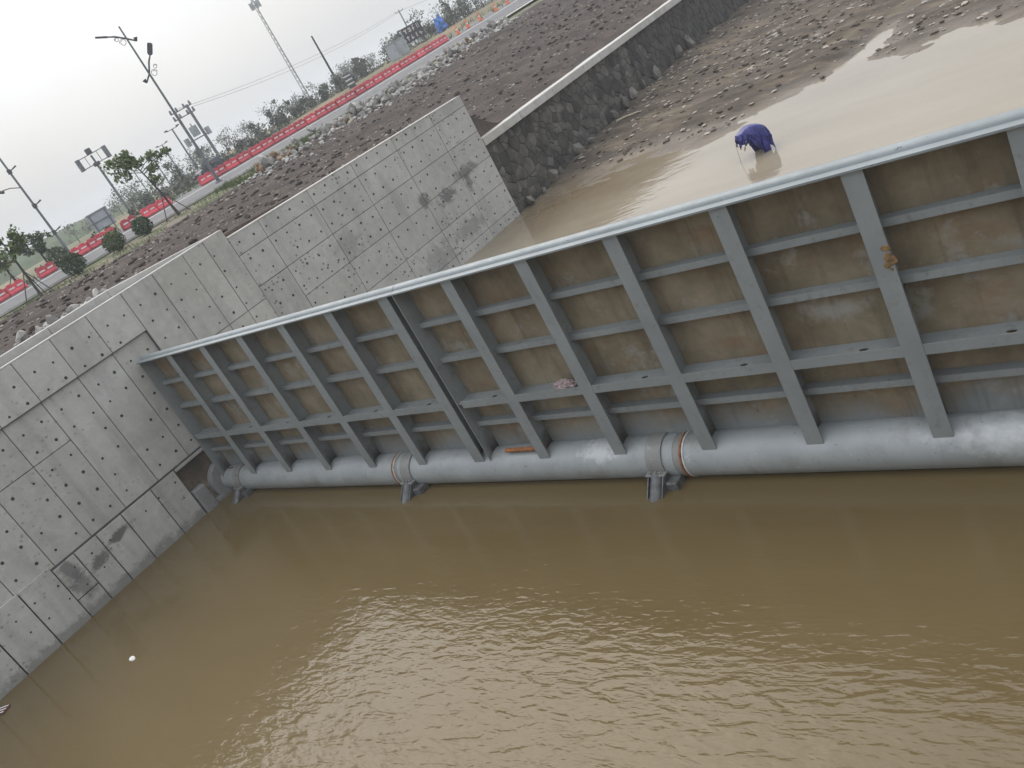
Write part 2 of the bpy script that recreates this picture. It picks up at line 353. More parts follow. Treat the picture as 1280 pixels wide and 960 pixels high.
def inst(name, me, parent=None, loc=(0, 0, 0), rot=(0, 0, 0), scale=(1, 1, 1)):
    o = bpy.data.objects.new(name, me); COL.objects.link(o); o.location = loc; o.rotation_euler = rot; o.scale = scale
    if parent: o.parent = parent
    return o
def tag(o, label=None, cat=None, group=None, kind=None):
    if label: o['label'] = label
    if cat: o['category'] = cat
    if group: o['group'] = group
    if kind: o['kind'] = kind
    return o
def thing(name, label, cat, loc=(0, 0, 0), rz=0.0, group=None):
    o = bpy.data.objects.new(name, None); COL.objects.link(o); o.location = loc; o.rotation_euler = (0, 0, rz); o.empty_display_size = 0.3
    return tag(o, label, cat, group)
def copy_tree(o, parent=None):
    c = o.copy(); COL.objects.link(c)
    if parent: c.parent = parent
    for ch in o.children: copy_tree(ch, c)
    return c

def smooth(a, b, x):
    t = np.clip((x - a) / (b - a), 0, 1); return t * t * (3 - 2 * t)
_rs = np.random.RandomState(3); _LAT = _rs.rand(256, 256)
def vnoise(x, y):
    xi = np.floor(x).astype(int); yi = np.floor(y).astype(int); fx = x - xi; fy = y - yi
    fx = fx * fx * (3 - 2 * fx); fy = fy * fy * (3 - 2 * fy)
    g = lambda i, j: _LAT[i % 256, j % 256]
    return (g(xi, yi) * (1 - fx) + g(xi + 1, yi) * fx) * (1 - fy) + (g(xi, yi + 1) * (1 - fx) + g(xi + 1, yi + 1) * fx) * fy
def fbm(x, y, o=4):
    r = 0; a = 0.5
    for i in range(o): r = r + a * (vnoise(x + 17 * i, y + 31 * i) - 0.5); x = x * 2.03; y = y * 2.03; a *= 0.5
    return r

# ------------------------------------------------------------------ terrain
def road_z(y): return 7.0 + 0.0165 * np.maximum(0, y - 45) - 0.0165 * np.maximum(0, y - 120)
def terrain(x, y):
    x = np.asarray(x, float); y = np.asarray(y, float)
    zw = 5.93 - 0.45 * smooth(5, 14, y) - 1.95 * smooth(16.8, 20.5, y)
    z20 = 6.12 + 0.35 * smooth(14, 3, y) + 0.25 * smooth(34, 50, y)
    t = np.clip(-x / 19.0, 0, 1)
    rough = smooth(-23.0, -20.5, x)
    n = fbm(x * 0.35, y * 0.35, 3) * 0.60 + fbm(x * 2.1 + 9, y * 1.9, 3) * 0.07 + np.abs(fbm(x * 1.1 + 5, y * 0.6, 5)) * 0.22
    z = zw + (z20 - zw) * (t ** 0.8) + n * rough * np.clip(-x / 2.5, 0.12, 1)
    rz_ = road_z(y); xr = np.clip((x + 36.6) / 10.4, 0, 1)
    z = z + (rz_ - 0.50 * xr - 0.10 - z) * smooth(-20.5, -25.8, x)
    z = z + 0.10 * smooth(-25.8, -26.6, x)
    z = z + 0.65 * smooth(-45, -52, x) * smooth(44, 66, y)
    far = smooth(-60, -200, x)
    z = z + far * fbm(x * 0.012, y * 0.012, 3) * 1.5 - smooth(-120, -1000, x) * 4.0
    # channel bed
    ye = np.interp(x, [-1, 0, 9, 10.3, 11.9, 12.6, 13.3, 14.2, 15.5, 19.5, 24, 45], [20.4, 20.2, 20.0, 21.6, 23.0, 24.6, 26.0, 24.0, 22.6, 22.2, 22.5, 24])
    m = np.clip((y - ye) * 0.085, -0.45, 0.30) + fbm(x * 0.35, y * 0.8, 5) * 0.46 + fbm(x * 1.3, y * 1.7, 3) * 0.20 + 0.03
    m = m + 0.35 * smooth(5, 0.3, x) * smooth(24, 31, y)
    xc = 13.4 + 0.10 * (y - 24); m = m - 0.20 * np.exp(-((x - xc) / 0.5) ** 2) * smooth(22, 25, y) * smooth(31, 25.5, y)
    xc2 = 9.0 + 0.16 * (y - 28) ; m = m - 0.20 * np.exp(-((x - xc2) / 0.5) ** 2) * smooth(28, 31, y)
    m = np.where(y < 19, np.minimum(m, -0.12), m)
    bed = np.where(y < 0.3, -3.0, m)
    z = np.where(x > -0.3, bed, z)
    right = smooth(44, 52, x); z = z * (1 - right) + right * (5.5)
    return z
xs = np.concatenate([[-1500, -1100, -800, -600, -450, -350, -280, -230, -190, -160, -135, -115, -100, -88, -78, -70, -64, -59, -55, -52, -49], np.arange(-47, -24, 1.0), np.arange(-24, -0.45, 0.2), [-0.44, -0.16], np.arange(0.0, 30, 0.25), np.arange(30, 56, 2), [60, 80, 120, 250, 600, 1500]])
ys = np.concatenate([[-1500, -800, -400, -200, -120, -80, -50, -35], np.arange(-25, -4, 1.0), np.arange(-4, 0, 0.25), [0.2, 0.4], np.arange(0.6, 52, 0.22), np.arange(52, 150, 2), [160, 180, 210, 250, 300, 400, 600, 900, 1500]])
GX, GY = np.meshgrid(xs, ys, indexing='ij'); GZ = terrain(GX, GY)
me = bpy.data.meshes.new('ground'); nx, ny = GX.shape
co = np.stack([GX, GY, GZ], -1).reshape(-1, 3)
ii = np.arange(nx * ny).reshape(nx, ny)
fa = np.stack([ii[:-1, :-1], ii[1:, :-1], ii[1:, 1:], ii[:-1, 1:]], -1).reshape(-1, 4)
me.from_pydata(co.tolist(), [], fa.tolist()); me.polygons.foreach_set('use_smooth', [True] * len(me.polygons)); me.materials.append(MT['ground'])
go = bpy.data.objects.new('ground', me); COL.objects.link(go); tag(go, kind='structure')
def gz(x, y): return float(terrain(np.array([x]), np.array([y]))[0])

def cz_(x): return -0.5 * min(1, max(0, (x + 36.6) / 10.4))
def strip(name, m, x0, x1, y0, y1, dz, step=3.0, cross=False):
    b = MB(); n = int((y1 - y0) / step); vs = []; fs = []
    for i in range(n + 1):
        y = y0 + (y1 - y0) * i / n; z = float(road_z(np.array(y)))
        vs += [(x0, y, z + dz + (cz_(x0) if cross else 0)), (x1, y, z + dz + (cz_(x1) if cross else 0))]
    for i in range(n): fs.append((2 * i, 2 * i + 1, 2 * i + 3, 2 * i + 2))
    return tag(b.add(vs, fs).build(name, m), kind='structure')
strip('road', 'asphalt', -36.6, -26.8, -60, 240, 0.03, cross=True)
strip('road', 'asphalt', -60.0, -37.4, -60, 240, 0.02)
strip('lane_marking', 'paint', -34.45, -34.2, -60, 240, 0.036, cross=True)
strip('footpath', 'path', -26.4, -24.2, 50, 240, 0.05, cross=True)
kb = MB()
for i in range(100):
    y = -60 + 3 * i; z0 = float(road_z(np.array(y))) - .47; z1 = float(road_z(np.array(y + 3))) - .47
    kb.add([(-26.8, y, z0), (-26.55, y, z0), (-26.55, y + 2.98, z1), (-26.8, y + 2.98, z1), (-26.8, y, z0 + .14), (-26.55, y, z0 + .14), (-26.55, y + 2.98, z1 + .14), (-26.8, y + 2.98, z1 + .14)],
           [(0, 3, 2, 1), (4, 5, 6, 7), (0, 1, 5, 4), (1, 2, 6, 5), (2, 3, 7, 6), (3, 0, 4, 7)])
tag(kb.build('kerb', 'kerb'), kind='structure')
# far low hill and field bands
b = MB(); hx, hy = -190, 75
ring = []
for r_ in (1.0, 0.8, 0.55, 0.25):
    for i in range(28):
        a = 2 * math.pi * i / 28; ring.append((hx + 16 * r_ * math.cos(a), hy + 55 * r_ * math.sin(a), 5.5 + 6.5 * (1 - r_ ** 2) + random.uniform(-.25, .25)))
fs = [(q * 28 + i, q * 28 + (i + 1) % 28, (q + 1) * 28 + (i + 1) % 28, (q + 1) * 28 + i) for q in range(3) for i in range(28)] + [tuple(range(84, 112))]
MT['hill'] = simple('hill_grass', (0.06, 0.085, 0.035), 0.95, 0.35, 0.3)
tag(b.add(ring, fs).build('hill', 'hill', smooth=True), kind='structure')

# water
def sheet(name, m, x0, x1, y0, y1, z):
    return tag(MB().quad((x0, y0, z), (x1, y0, z), (x1, y1, z), (x0, y1, z)).build(name, m), kind='structure')
sheet('water', 'water_down', -0.15, 46, -70, 0.44, -0.60)
sheet('water', 'water_up', -0.2, 46, 0.46, 75, 0.0)

# ------------------------------------------------------------------ abutment wall
ab = thing('abutment_wall', 'pale grey cast concrete wall the gate butts against, with a recessed niche and tie holes', 'wall', (0, 0, -0.6))
off = Matrix.Translation((0, 0, 0.6))
def child(mb, name, m, parent, base, **kw):
    bx, by, bz = base
    mb.v = [(x - bx, y - by, z - bz) for x, y, z in mb.v]
    return mb.build(name, m, parent, **kw)
ABASE = (0, 0, -0.6)
TOP = 6.15; YJ = 4.885; NY = 0.86; NZ = 4.90; REC = 0.085
core = MB()
core.box(-0.50, -0.014, NY, YJ, -3, TOP - 0.012); core.box(-0.50, -0.014, -40, NY - .001, NZ, TOP - 0.012)
core.box(-0.50, -REC - 0.030, -40, NY - .002, 1.12, NZ - .001)
core.box(-0.50, -0.125, -40, -1.02, -3, 1.119); core.box(-0.50, -0.42, -1.019, 1.30, -0.62, 0.97); core.box(-0.50, -0.125, -1.019, NY - .002, 0.971, 1.118); core.box(-.5, -.03, -1.019, 1.29, -3, -.621)
child(core, 'wall_core', 'concrete_dark', ab, ABASE)
pn = []                     # panels: y0,y1,z0,z1,xfront
yc = [4.885, 4.05, 3.22, 2.02, 0.86]
for a, b2 in zip(yc[:-1], yc[1:]):
    pn.append((b2, a, NZ - 1.3, TOP, 0)); pn.append((b2, a, 1.2, NZ - 1.3, 0))
    if b2 > 1.3: pn.append((b2, a, -0.75, 1.2, 0))
yn = [0.86, -0.37]
while yn[-1] > -13: yn.append(yn[-1] - 1.19)
for a, b2 in zip(yn[:-1], yn[1:]):
    pn.append((b2, a, NZ, TOP, 0))
    if a > -2.7: pn.append((b2, a, 1.14, NZ - 0.0, -REC))
    else: pn.append((b2, a, 3.60, NZ, -REC)); pn.append((b2, a, 1.14, 3.60, -REC))
yb = [-1.02, -1.9, -2.98, -3.85, -4.58]
for a, b2 in zip(yb[:-1], yb[1:]): pn.append((b2, a, -0.75, 1.10, -0.075))
pn.append((-5.28, -4.58, 0.0, 1.10, -0.077)); pn.append((-5.28, -4.58, -.75, 0.0, -0.073))
yb = [-5.28, -6.25, -7.3, -8.4, -9.6, -10.8]
for a, b2 in zip(yb[:-1], yb[1:]): pn.append((b2, a, -0.75, 1.26, -0.02))
pn.append((-1.0, 0.86, 0.98, 1.10, -0.075))
for (y0, y1, z0, z1, xf) in pn:
    g = 0.013 if z1 > 1.3 else 0.02; dx = random.uniform(-.006, .006)
    q = MB().box(xf - 0.16 if xf > .1 else xf - 0.06, xf + dx, y0 + g, y1 - g, z0 + g, z1 - (0 if z1 == TOP else g))
    child(q, 'panel', 'concrete', ab, ABASE, bevel=0.006)
# tie holes
hs = MB()
def tie(b, x, y, z, r=0.034):
    n = 8; vs = []; 
    for q, rr_ in ((0, r * 1.5), (0.004, r * 1.15), (0.006, 0.0)):
        pass
    b.bar((x - .01, y, z), (x + .006, y, z), r, r * 0.8, 8)
for kcol in range(-18, 9):
    y = -0.63 + 0.6 * kcol
    if y > 4.7: continue
    for z in (5.62, 5.05, 4.43, 3.86, 3.28, 2.69, 2.1, 1.5):
        if y > -12:
            xf = -REC if (y < NY and z < NZ) else 0
            if random.random() < 0.95: tie(hs, xf + .003, y + random.uniform(-.03, .03), z + random.uniform(-.03, .03), random.uniform(.034, .052))
    for z in (0.75, 0.2):
        if y < -1.1 and random.random() < .8: tie(hs, (-0.02 if y < -5.28 else -0.075) + .003, y + random.uniform(-.06, .06), z + random.uniform(-.06, .06), random.uniform(.025, .04))
child(hs, 'tie_holes', 'hole', ab, ABASE)['kind'] = 'stuff'
# rail groove edge of niche, kerb and gutter on top
tp = MB().box(-0.22, 0.0, -40, YJ - 0.01, TOP + .001, TOP + 0.045); child(tp, 'coping', 'coping', ab, ABASE, bevel=0.01)
gt = MB().box(-0.66, -0.221, -40, 4.7, 5.5, 5.75); child(gt, 'gutter', 'concrete_dark', ab, ABASE)
cb = thing('parapet_kerb', 'light concrete kerb running behind the abutment wall top, bending in at its end', 'kerb', (-0.75, -3, 5.8))
pts = [(-0.80, -40), (-0.80, 0.9), (-0.60, 3.2), (-0.30, 4.75)]
for (a, b2) in zip(pts[:-1], pts[1:]):
    L = math.hypot(b2[0] - a[0], b2[1] - a[1]); nseg = max(1, int(L / 2.0))
    for i in range(nseg):
        p0 = [a[j] + (b2[j] - a[j]) * i / nseg for j in (0, 1)]; p1 = [a[j] + (b2[j] - a[j]) * (i + 0.993) / nseg for j in (0, 1)]
        h0 = 6.40 - 0.22 * max(0, (p0[1] - 0.9)) / 3.85; h1 = 6.40 - 0.22 * max(0, (p1[1] - 0.9)) / 3.85
        q = MB().add([(p0[0] - .2, p0[1], 5.7), (p0[0] + .12, p0[1], 5.7), (p1[0] + .12, p1[1], 5.7), (p1[0] - .2, p1[1], 5.7), (p0[0] - .2, p0[1], h0), (p0[0] + .12, p0[1], h0), (p1[0] + .12, p1[1], h1), (p1[0] - .2, p1[1], h1)],
                      [(0, 3, 2, 1), (4, 5, 6, 7), (0, 1, 5, 4), (1, 2, 6, 5), (2, 3, 7, 6), (3, 0, 4, 7)])
        child(q, 'kerb_block', 'coping', cb, (-0.75, -3, 5.8), bevel=0.012)
# grouted block-out around the tube
bo = MB()
bo.bar((-0.40, 0.3, -0.24), (-0.06, 0.3, -0.24), 0.74, 0.66, 28)
child(bo, 'grout_collar', 'collar', ab, ABASE, smooth=True)
bo = MB().box(-0.40, 0.01, -0.98, -0.55, -0.75, 0.20).box(-.40, -.05, -.549, 0.2, -.75, -.45)
child(bo, 'grout_fill', 'collar', ab, ABASE, bevel=0.04)

rb = thing('abutment_wall', 'unseen plain concrete abutment wall added to close the right end of the gate', 'wall', (30.9, 0, -0.6))  # unseen wall added to shade the rib webs and end the gate
child(MB().box(30.85, 31.6, -40, 20, -3, 6.15), 'wall_core', 'concrete', rb, (30.9, 0, -0.6))
# ------------------------------------------------------------------ wing wall
wg = thing('wing_wall', 'grey concrete wing wall with square panel joints and dark water stains', 'wall', (0, 11.5, -0.6))
WB = (0, 11.5, -0.6)
wtop = lambda y: 5.83 - 0.018 * (y - 4.885)
c = MB(); c.add([(-.5, YJ + .004, -2), (-.03, YJ + .004, -2), (-.03, 18.04, -2), (-.5, 18.04, -2), (-.5, YJ + .004, wtop(YJ) - .01), (-.03, YJ + .004, wtop(YJ) - .01), (-.03, 18.04, wtop(18) - .01), (-.5, 18.04, wtop(18) - .01)],
                [(0, 3, 2, 1), (4, 5, 6, 7), (0, 1, 5, 4), (1, 2, 6, 5), (2, 3, 7, 6), (3, 0, 4, 7)])
child(c, 'wall_core', 'concrete_dark', wg, WB)
yj = [4.885, 6.24, 8.62, 10.97, 13.37, 15.85, 18.05]; zj = [-0.8, 0.45, 1.62, 2.86, 4.02, 5.18, None]
for i in range(6):
    for j in range(6):
        y0, y1 = yj[i] + .012, yj[i + 1] - .012; z0 = zj[j] + .012
        if i == 0 and j in (3,): continue
        if i == 0 and j == 2: z1a = 4.0
        else: z1a = None
        za = (wtop(y0), wtop(y1)) if zj[j + 1] is None else (zj[j + 1] - .012,) * 2
        if z1a: za = (z1a, z1a)
        dx = random.uniform(-.012, -.002)
        q = MB().add([(-.06, y0, z0), (dx, y0, z0), (dx, y1, z0), (-.06, y1, z0), (-.06, y0, za[0]), (dx, y0, za[0]), (dx, y1, za[1]), (-.06, y1, za[1])],
                     [(0, 3, 2, 1), (4, 5, 6, 7), (0, 1, 5, 4), (1, 2, 6, 5), (2, 3, 7, 6), (3, 0, 4, 7)])
        child(q, 'panel', 'wing', wg, WB, bevel=0.006)
hs = MB(); y = 5.22
while y < 17.9:
    for z in (5.55, 4.95, 4.34, 3.73, 3.15, 2.5, 1.95, 1.3, 0.75, 0.2):
        if z < wtop(y) - .1 and random.random() < .95: tie(hs, 0, y + random.uniform(-.04, .04), z + random.uniform(-.04, .04), random.uniform(.032, .050))
    y += 0.6
child(hs, 'tie_holes', 'hole', wg, WB)['kind'] = 'stuff'
c = MB().add([(-.42, YJ + .02, wtop(YJ)), (.004, YJ + .02, wtop(YJ)), (.004, 18.06, wtop(18)), (-.42, 18.06, wtop(18)), (-.42, YJ + .02, wtop(YJ) + .035), (.004, YJ + .02, wtop(YJ) + .035), (.004, 18.06, wtop(18) + .035), (-.42, 18.06, wtop(18) + .035)],
             [(0, 3, 2, 1), (4, 5, 6, 7), (0, 1, 5, 4), (1, 2, 6, 5), (2, 3, 7, 6), (3, 0, 4, 7)])
child(c, 'coping', 'coping', wg, WB)

# ------------------------------------------------------------------ rubble stone wall
sw = thing('rubble_wall', 'dark weathered rubble stone wall with a pale concrete coping above the mud', 'wall', (-0.3, 18.1, -0.2))
SB = (-0.3, 18.1, -0.2)
child(MB().box(-.75, -.16, 18.07, 75, -1.5, 3.30), 'mortar_core', 'mortar', sw, SB)
y = 18.08
while y < 74:
    L = 3.0 + random.uniform(-.1, .1)
    child(MB().box(-.62, 0.04 + random.uniform(-.006, .006), y, y + L - .02, 3.302, 3.66 + random.uniform(-.008, .008)), 'coping_block', 'coping', sw, SB, bevel=0.02); y += L
def cell(b, q, front, dep):
    """one stone: jittered outline q (y,z) shrunk towards its middle, with a worn face"""
    my = sum(a for a, _ in q) / len(q); mz = sum(c_ for _, c_ in q) / len(q); n = len(q)
    lo = [(front, a, c_) for a, c_ in q]
    hi = [(front + dep * random.uniform(.75, 1.1), my + (a - my) * .86, mz + (c_ - mz) * .86) for a, c_ in q]
    return b.add(lo + hi + [(front + dep * 1.25, my + random.uniform(-.05, .05), mz + random.uniform(-.04, .04))], [(i, (i + 1) % n, n + (i + 1) % n, n + i) for i in range(n)] + [(n + i, n + (i + 1) % n, 2 * n) for i in range(n)])
def clip(poly, nx_, nz_, d_):
    outp = []
    for q in range(len(poly)):
        a, b2 = poly[q], poly[(q + 1) % len(poly)]; da = a[0] * nx_ + a[1] * nz_ - d_; db = b2[0] * nx_ + b2[1] * nz_ - d_
        if da <= 0: outp.append(a)
        if (da < 0 < db) or (db < 0 < da): f_ = da / (da - db); outp.append((a[0] + (b2[0] - a[0]) * f_, a[1] + (b2[1] - a[1]) * f_))
    return outp
cells = []; seeds = []; tries = 0
while tries < 9000:                       # irregular rubble: seeds with their own size, cells cut half way between neighbours
    tries += 1; r_ = random.choice((.20, .26, .33, .42)) * random.uniform(.9, 1.1); a = random.uniform(18.0, 56); c_ = random.uniform(-.2, 3.4)
    if all((a - q[0]) ** 2 / 1.5 + (c_ - q[1]) ** 2 > ((r_ + q[2]) * .60) ** 2 for q in seeds if abs(q[0] - a) < 1.2): seeds.append((a, c_, r_))
for (a, c_, r_) in seeds:
    poly = [(max(18.09, a - .8), max(-.4, c_ - .7)), (a + .8, max(-.4, c_ - .7)), (a + .8, min(3.296, c_ + .7)), (max(18.09, a - .8), min(3.296, c_ + .7))]
    for (a2, c2, r2) in seeds:
        if (a2, c2) == (a, c_) or abs(a2 - a) > 1.6 or abs(c2 - c_) > 1.4: continue
        dx_, dz_ = a2 - a, c2 - c_; L2 = dx_ * dx_ + dz_ * dz_; f_ = .5 + .5 * (r_ * r_ - r2 * r2) / L2; L_ = math.sqrt(L2)
        poly = clip(poly, dx_ / L_, dz_ / L_, (dx_ * (a + dx_ * f_) + dz_ * (c_ + dz_ * f_)) / L_ - .010)
        if len(poly) < 3: break
    if len(poly) >= 3: cells.append((a, poly))
cells.sort(key=lambda c_: c_[0]); rest = MB()
for i, (yy_, q) in enumerate(cells):
    if i < 298: child(cell(MB(), q, -.165, random.uniform(.02, .055)), 'stone', 'stone', sw, SB)
    else: cell(rest, q, -.165, random.uniform(.02, .055))
child(rest, 'stone_facing', 'stone', sw, SB)['kind'] = 'stuff'

# ------------------------------------------------------------------ rocks
def rock_mesh(name, seed, m, flat=1.0):
    R = random.Random(seed); bm = bmesh.new(); bmesh.ops.create_icosphere(bm, subdivisions=1, radius=.5)
    pl = [(Vector((R.gauss(0, 1), R.gauss(0, 1), R.gauss(0, 1))).normalized(), R.uniform(.26, .42)) for _ in range(6)]
    for v in bm.verts:
        for n_, d_ in pl:
            e = v.co.dot(n_) - d_
            if e > 0: v.co -= n_ * e
        v.co += Vector((R.uniform(-.04, .04), R.uniform(-.04, .04), R.uniform(-.04, .04))); v.co.z *= flat
    me = bpy.data.meshes.new(name); bm.to_mesh(me); bm.free(); me.materials.append(MT[m]); return me
RK = [rock_mesh('rock', i, 'rock') for i in range(10)]; RT = [rock_mesh('rock', 40 + i, 'rock_tan') for i in range(5)]
BL = [rock_mesh('boulder', 80 + i, 'boulder') for i in range(5)]
rng = random.Random(11)
rk = []
for i in range(255):
    y = 21.5 + 28 * rng.random(); lay = rng.random()
    xc = np.interp(y, [21, 24, 31, 38, 45, 50], [-19.5, -20.3, -20.0, -20.6, -20.8, -20.5])
    x = xc + rng.gauss(0, .75); s = rng.uniform(.32, .85) * (0.7 if rng.random() < .3 else 1)
    hz = max(0, .65 * math.exp(-((x - xc) / .8) ** 2)) * rng.random()
    tan = (y < 25 and rng.random() < .6) or (28.5 < y < 30 and rng.random() < .35) or (44 < y < 46 and rng.random() < .4)
    o = inst('rock', rng.choice(RT if tan else RK), None, (x, y, gz(x, y) + .12 * s + hz), (rng.uniform(0, 6), rng.uniform(0, 6), rng.uniform(0, 6)), (s * rng.uniform(.8, 1.3), s, s * rng.uniform(.6, .9)))
    tag(o, ('tan brown rock' if tan else 'pale grey quarried rock') + ' in the heap of stones along the road edge', 'rock', 'rocks heaped along the road edge')
for i in range(26):
    y = rng.uniform(-3.5, 2.5); x = -1.6 - rng.random() * 2.2 - (2.0 - y) * .25; s = rng.uniform(.2, .5)
    o = inst('rock', rng.choice(RK), None, (x, y, gz(x, y) + .10 * s + .12), (rng.uniform(0, 6), rng.uniform(0, 6), rng.uniform(0, 6)), (s * 1.2, s, s * .7))
    tag(o, 'pale rock lying in the rubble behind the concrete kerb', 'rock', 'rubble rocks behind the kerb')
for i, (y, s) in enumerate([(19.0, .75), (20.2, .5), (21.3, .8), (24.0, .75), (25.2, .5), (27.9, .6), (29.2, .75), (30.3, .95), (31.6, .6), (33.2, .8), (36.4, 1.0), (38, 1.1)]):
    o = inst('boulder', BL[i % 5], None, (.05, y, gz(.1, y) + .32 * s), (rng.uniform(0, 6), rng.uniform(-.3, .3), rng.uniform(0, 6)), (s * .55, s * .85, s * 1.25))
    tag(o, 'pale upright boulder standing at the foot of the rubble stone wall', 'boulder', 'boulders at the foot of the stone wall')
def scatter(name, m, n, fx, size, seed, flat=.6, sink=.1):
    R = random.Random(seed); base = [rock_mesh('tmp', seed * 10 + i, m, flat) for i in range(4)]
    dat = [([v.co.copy() for v in q.vertices], [tuple(pp.vertices) for pp in q.polygons]) for q in base]
    P = [fx(R) for _ in range(n)]; zz = terrain(np.array([p_[0] for p_ in P]), np.array([p_[1] for p_ in P]))
    V = []; F = []
    for (x, y), z in zip(P, zz):
        vs, fs = R.choice(dat); s = size(R); a = R.uniform(0, 6.3); ca, sa = math.cos(a), math.sin(a); o = len(V); st = R.uniform(.8, 1.6)
        V += [(x + (v.x * st * ca - v.y * sa) * s, y + (v.x * st * sa + v.y * ca) * s, float(z) + (v.z + sink) * s) for v in vs]
        F += [tuple(i + o for i in f) for f in fs]
    b = MB(); b.v = V; b.f = F
    return tag(b.build(name, m), kind='stuff')
def bankp(R):
    while True:
        y = R.uniform(-3, 52); x = -R.uniform(.9, 21.5)
        if y > 5 or x < -1.2: return x, y
sz = lambda a, b: (lambda R: a + (b - a) * R.random() ** 3)
scatter('soil_clods', 'ground', 3200, bankp, sz(.03, .36), 21, .55)
scatter('soil_gravel', 'pebble', 2600, bankp, sz(.03, .22), 22, .6)
def heapp(R):
    y = R.uniform(20.5, 51); return float(np.interp(y, [21, 24, 31, 38, 45, 50], [-19.5, -20.3, -20.0, -20.6, -20.8, -20.5])) + R.gauss(0, 1.3), y
scatter('rock_rubble', 'rock', 1500, heapp, sz(.08, .40), 26, .8)
def kerbp(R):
    y = R.uniform(-4, 3); return -1.3 - R.random() ** 1.5 * 3.2 - max(0, -y) * .1, y
scatter('kerb_rubble', 'rock', 420, kerbp, sz(.08, .42), 27, .8)
def mudp(R):
    while True:
        x = R.uniform(.2, 26); y = R.uniform(20.2, 48)
        z = gz(x, y)
        if z > .03 and R.random() < .35 + .65 * (vnoise(np.array(x * .5), np.array(y * .9)) > .5): return x, y
scatter('mud_stones', 'pebble', 3000, mudp, sz(.03, .30), 23, .35)
scatter('mud_clods', 'ground', 2500, mudp, sz(.04, .34), 24, .5)
o = MB().tube([(0, 0, .04), (.45, .12, .07), (1.25, .22, .05)], [.05, .045, .03], 7).build('stick', 'stick', smooth=True)
o.location = (.65, 26.9, gz(1.2, 27) + .03); tag(o, 'pale bleached stick lying on the mud near the rubble wall', 'stick')

# ------------------------------------------------------------------ the flap gate
S = 1.911; X0 = 0.13; DEP = 0.42; H = 4.27
gate = thing('flap_gate', 'long grey steel flap gate with mud stained plate between rows of ribs', 'sluice gate', (0, 0, 0))
def rib_mesh(fw_=.28):
    b = MB(); b.box(-fw_ / 2, fw_ / 2, 0, .022, 0.0, H)              # flange
    b.box(-.010, .010, .0225, DEP - .002, -0.02, H - .004); return b
RIBM = rib_mesh().mesh('rib', 'steel'); RIBJ = rib_mesh(.31).mesh('rib', 'steel')
bv = 0
def stiff_mesh(L, fl, dep):
    b = MB(); b.box(.012, L - .012, .235, DEP - .003, .0, .016); b.box(.012, L - .012, .22, .2345, -.085, .03); return b.mesh('stiffener', 'steel')
def beam_mesh(L):
    """main beam: flange face and a web plate with an oval drain hole"""
    b = MB(); b.box(.142, L - .142, .003, .020, -.085, .085)
    n = 20; cx, cyy = L * .62, .19; top = []; inner = []
    x0, x1, y0, y1 = .012, L - .012, .0205, DEP - .003
    for i in range(n):
        a = 2 * math.pi * (i + .5) / n; c_, s_ = math.cos(a), math.sin(a)
        inner.append((cx + .07 * c_, cyy + .045 * s_))
        t = min((x1 - cx) / c_ if c_ > 1e-6 else 1e9, (x0 - cx) / c_ if c_ < -1e-6 else 1e9, (y1 - cyy) / s_ if s_ > 1e-6 else 1e9, (y0 - cyy) / s_ if s_ < -1e-6 else 1e9)
        top.append((cx + t * c_, cyy + t * s_))
    # force the rectangle corners onto the nearest ray points
    for cxr, cyr in ((x0, y0), (x1, y0), (x1, y1), (x0, y1)):
        j = min(range(n), key=lambda q: abs(math.atan2((cyr - cyy), (cxr - cx)) - math.atan2(math.sin(2 * math.pi * (q + .5) / n), math.cos(2 * math.pi * (q + .5) / n))))
        top[j] = (cxr, cyr)
    for zz, fl in ((.012, 0), (-.006, 1)):
        b.add([(x, y, zz) for x, y in top + inner], [(i, (i + 1) % n, n + (i + 1) % n, n + i) for i in range(n)])
    b.add([(x, y, .012) for x, y in inner] + [(x, y, -.006) for x, y in inner], [(i, (i + 1) % n, n + (i + 1) % n, n + i) for i in range(n)])
    return b.mesh('main_beam', 'steel')
ST, BM = stiff_mesh(S, .1, .2), beam_mesh(S); ST1, BM1 = stiff_mesh(S - .33, .1, .2), beam_mesh(S - .33)
def gate_panel(xa, first_short, nb):
    """end plate at xa, then ribs; returns x of the last rib"""
    b = MB().box(xa, xa + .022, 0.0, DEP - .002, -.02, H); b.build('end_plate', 'steel', gate)
    x = xa; base = xa if not first_short else xa - .33
    for i in range(nb):
        xn = base + S * (i + 1); L = xn - x
        sm, bmh = (ST1, BM1) if (first_short and i == 0) else (ST, BM)
        for z in (3.42, 2.56, 0.92): inst('stiffener', sm, gate, (x, 0, z))
        o = inst('main_beam', bmh, gate, (x, 0, 1.54))
        inst('rib', RIBJ if i == nb - 1 else RIBM, gate, (xn, 0, 0)); x = xn
    b = MB().box(xa + .001, x + .11, DEP, DEP + .02, -.12, H - .002)
    b.build('skin_plate', 'skin', gate)
    return x
xe1 = gate_panel(X0, False, 6)
xe2 = gate_panel(xe1 + .33, True, 6)
xe3 = gate_panel(xe2 + .33, True, 4)
MT['gap_shade'] = simple('gap_shade_black', (0.012, 0.012, 0.012), 0.8, 0.2, 5)  # black strips painted in as the deep shade of the panel gaps
for xj in (xe1, xe2): MB().box(xj + .115, xj + .327, DEP - .06, DEP - .03, -.1, H - .01).build('gap_shade_strip', 'gap_shade', gate)
XE = xe3 + .2
def rail(xa, xb):
    prof = [(-.045, H + .001), (-.045, H + .032), (.10, H + .034)]
    for i in range(9):
        a = math.pi * (1.0 - i / 8); prof.append((.225 + .115 * math.cos(a), H + .036 + .075 * math.sin(a)))
    prof += [(.46, H + .034), (.46, H + .056 - .03), (.0, H + .001)]
    return MB().prism_x(prof, xa, xb).build('top_rail', 'rail', gate, smooth=True)
